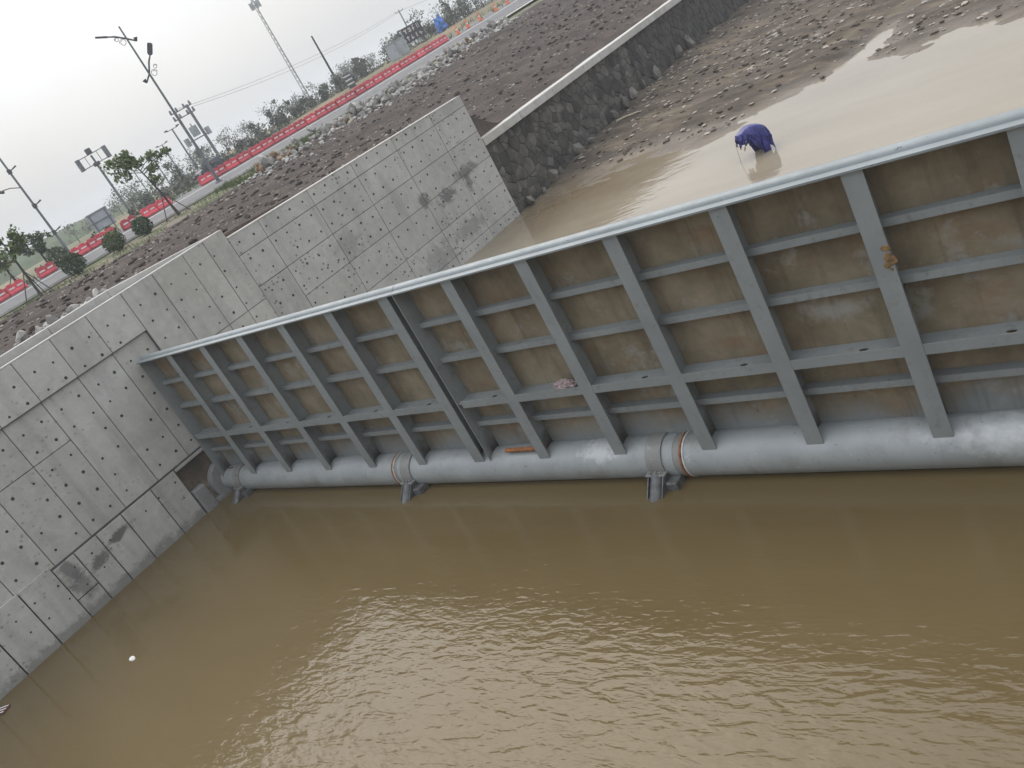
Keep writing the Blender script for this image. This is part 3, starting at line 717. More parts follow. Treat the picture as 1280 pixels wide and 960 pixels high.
rail(X0 - .05, xe1 + .30); rail(xe1 + .312, xe2 + .30); rail(xe2 + .312, XE)
# torque tube
TY, TZ, TR = 0.30, -0.24, 0.41
def tube_seg(x0, x1, r=TR, m='tube', name='torque_tube', n=40):
    o = MB().bar((x0, TY, TZ), (x1, TY, TZ), r, r, n).build(name, m, gate, smooth=True); return o
SEG = [(-.05, .62, .36), (.621, 8.52, TR), (8.70, 16.55, TR), (16.75, XE, TR)]
for a, b2, r_ in SEG: tube_seg(a, b2, r_)
tube_seg(8.521, 8.699, TR * .985, 'strap', 'coupling'); tube_seg(16.551, 16.749, TR * .985, 'strap', 'coupling')
for x in (8.50, 16.70):
    tube_seg(x, x + .035, TR + .018, 'rust', 'weld_ring'); tube_seg(x + .055, x + .085, TR + .014, 'white_weld', 'weld_ring')
# closing plate between skin and tube
MB().add([(.14, DEP - .001, -.02), (XE, DEP - .001, -.02), (XE, .25, .16), (.14, .25, .16), (.14, DEP - .001, -.05), (XE, DEP - .001, -.05), (XE, .25, .13), (.14, .25, .13)],
         [(0, 3, 2, 1), (4, 5, 6, 7), (0, 1, 5, 4), (1, 2, 6, 5), (2, 3, 7, 6), (3, 0, 4, 7)]).build('foot_plate', 'steel', gate)
# rust scab on a rib
rs_ = random.Random(5); b = MB()
for i in range(14):
    a = rs_.uniform(0, 6.28); r_ = rs_.random() * .5
    cx, cz = 21.245 - 0.0 + r_ * .16 * math.cos(a), 2.98 + r_ * .34 * math.sin(a); q = rs_.uniform(.025, .06)
    b.bar((cx, -.001, cz), (cx, -.008 - rs_.random() * .006, cz), q, q * .7, 6)
b.build('rust_patch', 'rustpatch', gate)
# concrete sill under the gate
tag(MB().box(0.0, 46, .455, 1.2, -3, -.15).build('sill', 'concrete_dark'), kind='structure')
# bearings
def bearing(x, label):
    t = thing('bearing_bracket', label, 'bracket', (x, TY, TZ - .5), 0, 'bearing brackets carrying the tube')
    b = MB(); n = 28
    pr = []
    for i in range(n + 1):
        a = math.radians(15 + 172 * i / n); pr.append((math.cos(a), math.sin(a)))
    R0, R1 = TR + .003, TR + .035
    for i in range(n):
        v = []
        for xx in (-.17, .17):
            for (c_, s_), r_ in ((pr[i], R0), (pr[i], R1), (pr[i + 1], R1), (pr[i + 1], R0)): v.append((xx, c_ * r_, s_ * r_ + .5))
        b.add(v, [(0, 1, 2, 3), (7, 6, 5, 4), (1, 5, 6, 2), (0, 3, 7, 4)] + ([(0, 4, 5, 1)] if i == 0 else []) + ([(3, 2, 6, 7)] if i == n - 1 else []))
    b.build('strap', 'strap', t, smooth=True)
    MB().box(-.21, .21, -.56, -.40, .415, .447).build('clamp_bar', 'strap', t, bevel=.008)
    for bx in (-.12, .0, .12): MB().bar((bx, -.50, .448), (bx, -.50, .49), .026, .026, 6).build('bolt', 'strap', t)
    b = MB()
    for xx in (-.17, .15): b.add([(xx, -.55, .412), (xx + .022, -.55, .412), (xx + .022, -.98, .02), (xx, -.98, .02), (xx, -.34, .412), (xx + .022, -.34, .412), (xx + .022, -.42, .02), (xx, -.42, .02)],
                                 [(0, 1, 2, 3), (4, 7, 6, 5), (0, 4, 5, 1), (1, 5, 6, 2), (2, 6, 7, 3), (3, 7, 4, 0)])
    b.build('gusset', 'dark_steel', t)
    MB().bar((0.0, -.46, .40), (0.0, -.86, .04), .125, .125, 14).build('pedestal', 'dark_steel', t, smooth=True)
    MB().box(.19, .42, -.62, -.3, .02, .30).build('foot_block', 'dark_steel', t, bevel=.02)
    return t
bearing(0.98, 'steel bearing bracket under the tube beside the concrete wall, leftmost')
bearing(9.02, 'steel bearing bracket under the middle of the tube, beside the thin rust ring')
bearing(16.15, 'steel bearing bracket with bright strap left of the wide orange rust ring')
o = MB().bar((12.45, .10, .235), (13.55, .10, .235), .05, .05, 10).build('rusty_bar', 'rust', smooth=True)
tag(o, 'rusty orange bar lying on top of the grey tube behind a rib', 'bar')
def crumple(name, m, seed, sx, sy, sz_):
    R = random.Random(seed); bm = bmesh.new(); bmesh.ops.create_icosphere(bm, subdivisions=3, radius=1)
    ph = [R.uniform(0, 6) for _ in range(6)]
    for v in bm.verts:
        c_ = v.co; n_ = .22 * math.sin(5 * c_.x + ph[0]) * math.sin(6 * c_.y + ph[1]) + .18 * math.sin(9 * c_.z + 7 * c_.x + ph[2]) + .12 * math.sin(13 * c_.y + ph[3]) + R.uniform(-.07, .07)
        v.co = Vector((c_.x * sx * (1 + n_), c_.y * sy * (1 + n_), max(-.5, c_.z) * sz_ * (1 + n_)))
    me = bpy.data.meshes.new(name); bm.to_mesh(me); bm.free(); me.materials.append(MT[m]); o = bpy.data.objects.new(name, me); COL.objects.link(o); return o
o = crumple('rag', 'rag', 4, .24, .11, .13); o.location = (14.85, .16, 1.60); tag(o, 'crumpled dirty pink rag lying on the gate main beam', 'rag')
o = crumple('foam_scrap', 'foam', 9, .10, .06, .05); o.location = (4.23, -6.13, -.585); tag(o, 'small white foam scrap floating on the muddy water', 'litter')
t = thing('timber_offcut', 'dark red timber offcut with pale stripes floating by the wall', 'litter', (.70, -8.35, -.62), .5)
MB().box(-.22, .22, -.14, .14, -.06, .07).build('block', 'brick', t, bevel=.02)
for q in (-.10, .0, .10): MB().box(-.221, .221, q - .015, q + .015, .0701, .075).build('stripe', 'foam', t)

# ------------------------------------------------------------------ person in the raincoat
def skin_body(name, verts, edges, radii, m, parent, sub=2):
    me = bpy.data.meshes.new(name); me.from_pydata(verts, edges, []); o = bpy.data.objects.new(name, me); COL.objects.link(o); o.parent = parent
    sk = o.modifiers.new('skin', 'SKIN')
    for v, r_ in zip(me.skin_vertices[0].data, radii): v.radius = (r_, r_)
    me.skin_vertices[0].data[0].use_root = True
    s_ = o.modifiers.new('sub', 'SUBSURF'); s_.levels = sub; s_.render_levels = sub
    me.materials.append(MT[m]); return o
pt = thing('person', 'person in a dark purple raincoat bending over in the shallow water', 'person', (12.32, 16.50, -.10), math.radians(226))
pt.scale = (.90, .90, .90)
# local frame: +x is the way the person faces; feet at 0, bending forward
V = [(0, 0, .86), (.02, .10, .84), (.06, .11, .46), (-.02, .11, .10), (.10, .12, .03),
     (.02, -.10, .84), (.10, -.13, .46), (.05, -.14, .10), (.17, -.15, .03),
     (.22, 0, 1.00), (.44, 0, 1.06), (.56, 0, 1.03), (.66, 0, .98),
     (.46, .17, 1.03), (.56, .22, .78), (.72, .16, .62),
     (.46, -.17, 1.03), (.55, -.22, .80), (.74, -.14, .66)]
Eg = [(0, 1), (1, 2), (2, 3), (3, 4), (0, 5), (5, 6), (6, 7), (7, 8), (0, 9), (9, 10), (10, 11), (11, 12), (10, 13), (13, 14), (14, 15), (10, 16), (16, 17), (17, 18)]
Rd = [.15, .11, .075, .055, .05, .11, .075, .055, .05, .15, .15, .065, .06, .075, .05, .035, .075, .05, .035]
body = skin_body('body', V, Eg, Rd, 'trouser', pt)
bm = bmesh.new(); bmesh.ops.create_uvsphere(bm, u_segments=18, v_segments=12, radius=.11)
for v in bm.verts:
    v.co.z *= 1.22
    if v.co.x > .06 and abs(v.co.y) < .03 and -.04 < v.co.z < .02: v.co.x += .025
me = bpy.data.meshes.new('head'); bm.to_mesh(me); bm.free(); me.materials.append(MT['skinm']); hd = inst('head', me, pt, (.76, 0, .97), (0, 1.0, 0))
for s_ in (-1, 1):
    MB().bar((.095, .035 * s_, .015), (.108, .035 * s_, .015), .012, .008, 8).build('eye', 'hair', hd)
    MB().bar((-.01, .105 * s_, -.01), (-.01, .12 * s_, -.01), .03, .02, 8).build('ear', 'skinm', hd)
MB().bar((.085, -.025, -.065), (.085, .025, -.065), .008, .008, 6).build('mouth', 'rag', hd)
# hands with fingers
for (px_, py_, pz_) in ((.74, .15, .58), (.76, -.13, .62)):
    hv = [(px_ - .02, py_, pz_ + .03), (px_ + .03, py_, pz_ - .03)]; he = [(0, 1)]; hr = [.028, .032]
    for q, ln in zip((-.027, -.009, .009, .027), (.06, .075, .07, .055)):
        b0 = len(hv); hv += [(px_ + .045, py_ + q, pz_ - .05), (px_ + .06, py_ + q * .9, pz_ - .05 - ln * .6), (px_ + .035, py_ + q * .8, pz_ - .05 - ln)]; he += [(1, b0), (b0, b0 + 1), (b0 + 1, b0 + 2)]; hr += [.010, .009, .008]
    b0 = len(hv); hv += [(px_ + .0, py_ + .04, pz_ - .03), (px_ + .02, py_ + .045, pz_ - .075)]; he += [(1, b0), (b0, b0 + 1)]; hr += [.011, .009]
    skin_body('hand', hv, he, hr, 'skinm', pt, 1)
# raincoat: draped sheet over back, hood and hips with folds and ragged hem
R = random.Random(2); nu, nv = 34, 22; vs = []; fs = []
sp = [(-.26, .84), (-.20, .99), (-.05, 1.11), (.15, 1.20), (.36, 1.25), (.55, 1.22), (.70, 1.14), (.84, 1.10), (.90, 1.00)]
hw = [.26, .33, .36, .36, .35, .30, .22, .16, .10]
for i in range(nu):
    t_ = i / (nu - 1) * (len(sp) - 1); j = min(int(t_), len(sp) - 2); f_ = t_ - j; f_ = f_ * f_ * (3 - 2 * f_)
    x = sp[j][0] + (sp[j + 1][0] - sp[j][0]) * f_; z = sp[j][1] + (sp[j + 1][1] - sp[j][1]) * f_; ww = hw[j] + (hw[j + 1] - hw[j]) * f_
    drop = .30 + .78 * math.exp(-((t_ - 2.7) / 1.5) ** 2) + .10 * math.sin(i * 1.5) + .05 * math.sin(i * 2.9)
    if t_ > 6.6: drop = .26
    for q in range(nv):
        u_ = -1 + 2 * q / (nv - 1); a_ = abs(u_)
        yy = ww * math.copysign(min(1, a_ * 1.7) ** .8, u_) * (1 + .10 * max(0, a_ - .5)); dz = -(max(0, a_ - .35) / .65) ** 1.25 * drop - .09 * min(1, a_ * 2) ** 2
        fold = .075 * math.sin(i * 1.05 + 2.2 * u_) * a_ + .02 * math.sin(i * 2.3 + q) * a_
        rag_ = (R.uniform(-.13, .06) if q in (0, nv - 1) else 0)
        vs.append((x + .03 * math.sin(q * 1.3 + i * .6) * a_, yy + math.copysign(fold, u_), z + dz + rag_))
fs = [(i * nv + q, i * nv + q + 1, (i + 1) * nv + q + 1, (i + 1) * nv + q) for i in range(nu - 1) for q in range(nv - 1)]
co_ = MB().add(vs, fs).build('raincoat', 'coat', pt); so_ = co_.modifiers.new('thick', 'SOLIDIFY'); so_.thickness = .006
o = MB().bar((.90, .16, .80), (.97, .18, -.02), .012, .010, 8).build('held_stick', 'stick')
o.parent = None; o.matrix_world = Matrix.Translation(pt.location) @ Matrix.Rotation(math.radians(222), 4, 'Z')
tag(o, 'thin stick held upright in the water by the person in the purple raincoat', 'stick')

# ------------------------------------------------------------------ vegetation helpers
def leaves(b, pts, size, R, nper=1, spread=0.0, aspect=.6):
    for p_ in pts:
        for _ in range(nper):
            c_ = Vector(p_) + Vector((R.gauss(0, spread), R.gauss(0, spread), R.gauss(0, spread * .8)))
            n_ = Vector((R.gauss(0, 1), R.gauss(0, 1), R.gauss(.4, 1))).normalized(); u_ = n_.orthogonal().normalized(); u_.rotate(Matrix.Rotation(R.uniform(0, 6.3), 3, n_)); w_ = n_.cross(u_)
            s_ = size * R.uniform(.6, 1.3)
            b.add([c_ - u_ * s_ * .5, c_ + w_ * s_ * aspect * .5, c_ + u_ * s_ * .5 + n_ * s_ * .12, c_ - w_ * s_ * aspect * .5], [(0, 1, 2, 3)])
MT['leaf_mid'] = simple('yellow_green_leaf', (0.062, 0.100, 0.020), 0.7, 0.35, 6)
def ball_shrub(x, y, r_, label, leaf='leaf_dark'):
    t = thing('ball_shrub', label, 'shrub', (x, y, gz(x, y)), 0, 'clipped round shrubs along the verge'); R = random.Random(int(x * 7 + y * 31)); b = MB(); P = []
    for i in range(1500):
        d_ = Vector((R.gauss(0, 1), R.gauss(0, 1), R.gauss(0, 1))).normalized(); q = r_ * (R.random() ** .22) * (1 + .10 * math.sin(d_.x * 6 + d_.z * 5) + .06 * math.sin(d_.y * 11))
        if R.random() < .93: P.append((d_.x * q, d_.y * q, d_.z * q * .92 + r_ * .95))
    leaves(b, P, .14, R); b.build('crown', leaf, t)
    MB().bar((0, 0, -.05), (0, 0, r_), .05, .03, 6).build('trunk', 'bark', t)
def young_tree(x, y, h, label, cl, lean=(0, 0), props=True, leaf='leaf', lsize=.26, nper=16, spread=.20):
    t = thing('young_tree', label, 'tree', (x, y, gz(x, y))); R = random.Random(int(x * 13 + y * 7 + h * 5)); b = MB()
    tr = [(0, 0, -.1), (lean[0] * .25, lean[1] * .25, h * .35), (lean[0] * .6, lean[1] * .6, h * .6), (lean[0], lean[1], h * .86)]
    b.tube(tr, [.085, .07, .05, .025], 7)
    P = []
    for (cx, cy_, cz, cr) in cl:
        k_ = max(0.3, min(.95, (cz - .25) / h)); f_ = min(1, k_ / .86); base = Vector((lean[0] * f_ ** 1.3, lean[1] * f_ ** 1.3, max(.3, cz - .45) if cz < h * .86 else h * .84))
        b.tube([base, (base + Vector((cx, cy_, cz))) * .5 + Vector((0, 0, .05)), (cx, cy_, cz)], [.03, .022, .012], 5)
        for _ in range(int(9 * cr / .3)): P.append((cx + R.gauss(0, cr * .5), cy_ + R.gauss(0, cr * .5), cz + R.gauss(0, cr * .38)))
    b.build('trunk', 'bark', t)
    lf = MB(); leaves(lf, P, lsize, R, nper, spread * .6); lf.build('crown', leaf, t)
    if props:
        for a in (.4, 2.5, 4.6):
            MB().bar((math.cos(a) * .95, math.sin(a) * .95, -.05), (lean[0] * .3, lean[1] * .3, h * .36), .032, .028, 6).build('prop', 'wood', t)
    return t
def hedge_bush(x, y, hgt, wid, label, group, tall=False, lf='leaf_far'):
    z = gz(x, y); t = thing('bush' if not tall else 'tree', label, 'bush' if not tall else 'tree', (x, y, z), 0, group); R = random.Random(int(abs(x * 31 + y * 17) * 10)); b = MB(); P = []
    ncl = R.randint(6, 10)
    tk = MB().bar((0, 0, -.1), (R.uniform(-.1, .1), R.uniform(-.1, .1), hgt * .7), .05 * hgt / 2, .015, 5)
    for _ in range(ncl):
        a = R.uniform(0, 6.3); rr_ = wid * .5 * R.random() ** .6; zz = hgt * R.uniform(.2, .92); rr_ *= 1.15 - zz / hgt * .7
        cx, cy_ = rr_ * math.cos(a), rr_ * math.sin(a); tk.bar((0, 0, zz * .5), (cx, cy_, zz), .03, .012, 4)
        cr = wid * R.uniform(.13, .22)
        for _ in range(26): P.append((cx + R.gauss(0, cr * .6), cy_ + R.gauss(0, cr * .6), zz + R.gauss(0, cr * .5)))
    leaves(b, P, .30 if hgt < 3 else .34, R); b.build('crown', lf, t); tk.build('trunk', 'bark', t)
ball_shrub(-25.0, 15.8, .60, 'clipped round green shrub right of the others, beside the red barriers')
ball_shrub(-25.0, 13.75, .66, 'clipped round yellow green shrub in the middle of the verge', 'leaf_mid')
ball_shrub(-25.0, 11.0, .68, 'clipped round dark green shrub nearest the left side of the verge')
ball_shrub(-37.6, 15.9, .75, 'darker round shrub half hidden behind the leftmost clipped shrub')
young_tree(-25.2, 18.4, 4.6, 'young propped tree with a leaning trunk and lopsided leafy crown', 
    [(-.9, -1.0, 4.3, .55), (-.5, -.5, 4.45, .5), (-1.1, -1.1, 3.6, .4), (-.3, -.2, 3.9, .5), (.3, .4, 3.7, .35), (.1, .2, 3.1, .4), (.7, .8, 3.45, .25), (1.0, 1.1, 3.6, .18), (.0, .1, 2.45, .28), (-.5, -.6, 3.95, .4)], (-.35, -.45), True, 'leaf', .26, 10)
young_tree(-25.2, 8.6, 4.5, 'young propped tree at the left edge with sparse yellow green leaves',
    [(-.1, .0, 4.3, .4), (-.5, -.5, 4.0, .5), (.5, .6, 3.2, .42), (.3, .4, 2.7, .35), (-.8, -.9, 3.3, .5), (-.9, -.9, 2.6, .4), (-.2, -.2, 3.6, .35)], (.05, .05))
young_tree(-37.8, 12.6, 3.2, 'small bushy tree with grey stem behind the left end of the verge', [(0, 0, 2.7, .5), (-.5, -.5, 2.3, .45), (.4, .4, 2.2, .4), (0, 0, 1.8, .4)], (.0, .0), True, 'leaf', .22, 16)
young_tree(-38, 15.2, 2.9, 'small rounded tree standing before the tall left lamp post', [(0, 0, 2.5, .5), (-.5, -.5, 2.1, .45), (.45, .5, 2.3, .45), (.2, .2, 1.7, .5), (-.3, -.4, 2.5, .35)], (0, 0), False, 'leaf_dark', .20, 18)
young_tree(-37.5, 10.1, 2.6, 'dark small tree at the far left beside the red barriers', [(0, 0, 2.3, .5), (.4, .4, 1.8, .5), (-.4, -.4, 1.8, .5)], (0, 0), True, 'leaf_dark', .20, 18)
R = random.Random(77)
# verge weeds
def weeds(name, m, n, x0, x1, y0, y1, h0, h1, seed):
    R = random.Random(seed); b = MB()
    for _ in range(n):
        x, y = R.uniform(x0, x1), R.uniform(y0, y1)
        if fbm(np.array(x * .3), np.array(y * .25), 3) < -.02: continue
        z = gz(x, y); h = R.uniform(h0, h1); a = R.uniform(0, 6.3); lx, ly = R.gauss(0, h * .3), R.gauss(0, h * .3); w_ = h * .12
        b.add([(x - w_ * math.cos(a), y - w_ * math.sin(a), z - .02), (x + w_ * math.cos(a), y + w_ * math.sin(a), z - .02), (x + lx, y + ly, z + h)], [(0, 1, 2)])
    return tag(b.build(name, m), kind='stuff')
MT['weed'] = simple('verge_grass', (0.085, 0.115, 0.030), 0.8, 0.4, 2)
weeds('grass', 'weed', 5200, -25.9, -21.8, -4, 40, .06, .22, 5)
weeds('grass', 'weed', 2600, -25.5, -20.8, 21.5, 30, .15, .45, 6)
weeds('grass', 'weed', 3500, -48, -38, 14, 120, .2, .6, 8)
# hedgerow beyond the road
yy = 47.0
i = 0
HL = {False: 'grey green bush in the hedgerow beyond the red barriers', True: 'tall thin tree rising from the hedgerow beyond the red barriers'}
for i in range(96):
    yy = 36 + 88 * (i + R.uniform(-.3, .3)) / 96; xx = -63 + R.gauss(0, 2.0) + (4 if yy > 85 else 0); tl = R.random() < (.28 if yy > 80 else .12)
    hh = R.uniform(2.4, 3.9) if tl else R.uniform(1.0, 2.1)
    if yy > 80: hh *= 1.4
    if 68 < yy < 80 and xx > -62: xx -= 5
    hedge_bush(xx, yy, hh, hh * (.55 if tl else 1.2), HL[tl], 'hedgerow bushes' if not tl else 'hedgerow trees', tl)
for i in range(60):
    yy = 55 + 110 * (i + R.uniform(-.3, .3)) / 60; xx = -118 + R.gauss(0, 6); hh = R.uniform(2.4, 4.8)
    hedge_bush(xx, yy, hh, hh * 1.3, 'hazy grey bush in the far tree line', 'far bushes in the haze')
b = MB(); P = []
for _ in range(11000):
    y = R.uniform(38, 125); x = -64.5 + R.gauss(0, 1.3); z = float(road_z(np.array(y))) + R.random() ** 1.5 * (1.5 + .6 * math.sin(y * .7)); P.append((x, y, z))
leaves(b, P, .34, R); tag(b.build('undergrowth', 'leaf_far'), kind='stuff')
for k_, (x, y, h) in enumerate([(-37.6, 14.5, .9), (-37.5, 18.6, .9), (-37.5, 20.0, .8)]):
    hedge_bush(x, y, h, h * 1.1, ['low dark bush beside the round shrubs', 'small low bush between the red barriers', 'low bush right of the small bush between the barriers'][k_], 'low bushes by the barriers', False, 'leaf_dark')

# ------------------------------------------------------------------ barriers
def barrier_proto():
    t = thing('water_barrier', 'red plastic water barrier with white reflector strips in the long row beside the road', 'barrier', (0, 0, 0), 0, 'red barriers in the long row')
    prof = [(-.20, 0), (.20, 0), (.20, .12), (.11, .26), (.08, .62), (-.08, .62), (-.11, .26), (-.20, .12)]
    b = MB().prism_y(prof, -.63, .63); b.box(-.075, .075, -.5, -.12, .621, .70); b.box(-.075, .075, .12, .5, .621, .70)
    b.build('body', 'red', t, bevel=.02)
    rf = MB().add([(.115, .10, .33), (.115, .50, .33), (.105, .50, .43), (.105, .10, .43), (.08, .10, .33), (.08, .50, .33), (.07, .50, .43), (.07, .10, .43)], [(0, 1, 2, 3), (4, 7, 6, 5), (0, 4, 5, 1), (3, 2, 6, 7), (0, 3, 7, 4), (1, 5, 6, 2)]).mesh('reflector', 'white')
    inst('reflector', rf, t, (0, -.60, 0)); inst('reflector', rf, t); inst('reflector', rf, t, rot=(0, 0, math.pi)); inst('reflector', rf, t, (0, .60, 0), rot=(0, 0, math.pi))
    return t
bp = barrier_proto(); first = True
def place_barrier(x, y, rz, label=None, group=None):
    global first
    o = bp if first else copy_tree(bp); first = False
    o.location = (x, y, float(road_z(np.array(y))) + .02); o.rotation_euler = (0, 0, rz)
    if label: o['label'] = label
    if group: o['group'] = group
y = 28.3
while y < 61: place_barrier(-36.0 + random.uniform(-.07, .07), y, random.uniform(-.04, .04)); y += 1.34
y = 41.0
while y < 56:
    if not 47 < y < 48.5: place_barrier(-38.6 + random.uniform(-.1, .1), y, random.uniform(-.05, .05), 'red plastic water barrier with white strips in the second row behind the long row', 'red barriers in the second row')
    y += 1.4
for ys_, lab in (((22.7, 24.05), 'red water barrier in the short row left of the propped leaning tree'), ((20.9,), 'single red water barrier left of the round shrub on the right'), ((19.0,), 'small red water barrier standing near the grey sign board'),
                 ((16.7, 18.0), 'red water barrier right of the low dark bush'), ((14.0,), 'red water barrier beside the small rounded tree'), ((10.4, 11.7), 'red water barrier at the left edge by the sparse tree')):
    for q in ys_: place_barrier(-36.0, q, random.uniform(-.06, .06), lab, 'red barriers left of the lamp post')
def cone(x, y, label):
    t = thing('traffic_cone', label, 'cone', (x, y, float(road_z(np.array(y))) + .02)); MB().box(-.26, .26, -.26, .26, 0, .05).build('base', 'orange', t, bevel=.01)
    MB().bar((0, 0, .05), (0, 0, .95), .2, .04, 14).build('cone_body', 'orange', t, smooth=True); MB().bar((0, 0, .42), (0, 0, .60), .137, .101, 14).build('band', 'white', t, smooth=True)
for x, y, l in ((-36, 63.0, 'orange traffic cone nearest the end of the red barriers'), (-36, 64.9, 'orange traffic cone second past the end of the red barriers'), (-36, 67.2, 'orange traffic cone below the blue sheeted stack'), (-36, 70.4, 'orange traffic cone past the blue sheeted stack'), (-36, 72.8, 'orange traffic cone farthest along the road')): cone(x, y, l)

# ------------------------------------------------------------------ street furniture
def scroll(b, c_, r_, ax, n=14):
    P = []
    for i in range(n + 1):
        a = 2 * math.pi * i / n * 1.3; q = r_ * (1 - .45 * i / n); P.append((c_[0] + ax[0] * q * math.cos(a), c_[1] + ax[1] * q * math.cos(a), c_[2] + q * math.sin(a)))
    b.tube(P, .018, 5)
def lamp_post(x, y, h, label, arms=True, dirv=(.68, .73)):
    t = thing('street_lamp', label, 'street lamp', (x, y, gz(x, y)), 0)
    MB().box(-.2, .2, -.2, .2, -.1, .12).build('base', 'pole', t, bevel=.03)
    MB().bar((0, 0, .1), (0, 0, 1.3), .13, .13, 12).bar((0, 0, 1.3), (0, 0, h), .105, .055, 12).build('post', 'pole', t, smooth=True)
    for sgn, za in ((-1, h - .85), (1, h - 3.35)):
        d_ = Vector((dirv[0] * sgn, dirv[1] * sgn, 0)); b = MB()
        rise = .62 if sgn < 0 else .95; run = 1.0 if sgn < 0 else .72
        b.tube([Vector((0, 0, za)) - d_ * .48 - Vector((0, 0, .40)), Vector((0, 0, za)), Vector((0, 0, za + rise * .7)) + d_ * run * .6, Vector((0, 0, za + rise)) + d_ * run], [.05, .06, .06, .045], 8)
        tip = Vector((0, 0, za)) - d_ * .48 - Vector((0, 0, .40)); b.bar(tip + Vector((0, 0, -.02)), tip + Vector((0, 0, .22)) - d_ * .05, .05, .15, 8)
        scroll(b, Vector((0, 0, za - .10)) + d_ * .34, .24, d_); scroll(b, Vector((0, 0, za + .22)) + d_ * .62, .15, d_)
        arm = b.build('arm', 'lamp', t, smooth=True)
        e = Vector((0, 0, za + rise)) + d_ * run; q = (d_ + Vector((0, 0, .45 if sgn < 0 else 1.5))).normalized(); sd = Vector((-d_.y, d_.x, 0)).normalized(); up = q.cross(sd); sd, up = (sd, up) if sgn < 0 else (up, sd)
        vs = []
        for L_, wv in ((0, .08), (.12, .17), (.72, .17), (.80, .12)):
            for a_, c_ in ((-1, -1), (1, -1), (1, 1), (-1, 1)): vs.append(e + q * L_ + sd * wv * a_ + up * .06 * c_)
        fs = [(4 * j + i, 4 * j + (i + 1) % 4, 4 * j + 4 + (i + 1) % 4, 4 * j + 4 + i) for j in range(3) for i in range(4)] + [(3, 2, 1, 0), (12, 13, 14, 15)]
        MB().add(vs, fs).build('lamp_head', 'lamp', t, bevel=.02)
    return t
lamp_post(-31.0, 25.9, 11.6, 'tall grey street lamp with two staggered scroll bracket arms above the red barriers')
lamp_post(-48.0, 21.2, 15.5, 'tall street lamp cut by the left edge with small fittings on its post')
lp = [o for o in COL.objects if o.name.startswith('street_lamp')][-1]
for zc in (2.2, 4.6, 7.6):
    MB().bar((0, 0, zc), (0, 0, zc + .35), .17, .17, 10).build('collar', 'lamp', lp); MB().bar((.1, .1, zc + .2), (.45, .5, zc + .35), .04, .07, 6).build('bracket', 'lamp', lp)
MB().tube([(0, 0, 6.4), (-.5, -.55, 6.75), (-.9, -.95, 6.85)], .04, 6).build('side_arm', 'lamp', lp)
MB().bar((-.9, -.95, 6.74), (-1.3, -1.4, 6.95), .14, .12, 8).build('side_lamp', 'lamp', lp)
# traffic camera gantry
def frame_pole(x, y, h, label):
    t = thing('camera_pole', label, 'pole', (x, y, gz(x, y))); d_ = Vector((.68, .73, 0))
    MB().bar((0, 0, -.2), (0, 0, h), .16, .12, 10).build('post', 'pole', t, smooth=True)
    b = MB()
    for z in (h - .95, h + .15): b.bar(Vector((0, 0, z)) - d_ * 1.45, Vector((0, 0, z)) + d_ * 1.45, .05, .05, 6)
    for q in (-1.4, -.7, .7, 1.4): b.bar(d_ * q + Vector((0, 0, h - .95)), d_ * q + Vector((0, 0, h + .15)), .035, .035, 6)
    b.build('frame', 'pole', t)
    for q in (-1.6, 1.6):
        c_ = d_ * q; MB().box(c_.x - .2, c_.x + .2, c_.y - .2, c_.y + .2, h - 1.05, h + .25).build('lamp_box', 'pole', t, bevel=.04)
    MB().box(-.25, .25, -.25, .25, h + .2, h + .75).build('camera_box', 'lamp', t, bevel=.03); MB().box(-.28, .28, -.28, .28, h - 1.2, h - .8).build('junction_box', 'lamp', t, bevel=.03)
frame_pole(-68.0, 38.2, 7.7, 'grey pole with a two bar frame carrying a box at each end')
# sign board on posts
t = thing('road_sign', 'grey framed road sign on two posts, seen from behind', 'sign', (-50.0, 26.1, gz(-50, 26.1)))
d_ = Vector((.60, .80, 0)); n_ = Vector((-.80, .60, 0))
for q in (-.72, .72): MB().bar(d_ * q + Vector((0, 0, -.1)), d_ * q + Vector((0, 0, 2.2)), .06, .06, 8).build('post', 'pole', t)
def slab(b, a, c2, z0, z1, nv):
    a = Vector(a); c2 = Vector(c2); vs = [a + nv, c2 + nv, c2 - nv, a - nv]; b.add([v + Vector((0, 0, z0)) for v in vs] + [v + Vector((0, 0, z1)) for v in vs], [(0, 3, 2, 1), (4, 5, 6, 7), (0, 1, 5, 4), (1, 2, 6, 5), (2, 3, 7, 6), (3, 0, 4, 7)]); return b
slab(MB(), d_ * -.95 + n_ * .12, d_ * .95 + n_ * .12, .75, 2.35, n_ * .025).build('panel', 'white_metal', t)
bb = MB()
for z in (.80, 1.5, 2.28): bb.bar(d_ * -.97 + Vector((0, 0, z)), d_ * .97 + Vector((0, 0, z)), .04, .04, 6)
bb.build('rail', 'pole', t)
# far street lamps in the haze
for k_, (x, y, h, l) in enumerate([(-80, 56.0, 6.6, 'slim hazy street lamp just left of the tall near lamp'), (-108, 70.5, 6.3, 'hazy street lamp second left of the tall near lamp'), (-128, 79.5, 6.2, 'fainter hazy street lamp third left of the tall near lamp'), (-150, 87, 7.0, 'faintest hazy street lamp far down the road')]):
    t = thing('street_lamp', l, 'street lamp', (x, y, gz(x, y)), 0, 'far street lamps in the haze'); MB().bar((0, 0, -.1), (0, 0, h), .15, .10, 8).build('post', 'pole', t, smooth=True)
    MB().bar((-.55, -.6, h - .05), (.55, .6, h - .05), .05, .05, 6).build('arm', 'pole', t)
    MB().box(.4, .75, .45, .8, h - .02, h + .14).build('lamp_head', 'lamp', t); MB().box(-.75, -.4, -.8, -.45, h - .02, h + .14).build('lamp_head', 'lamp', t)
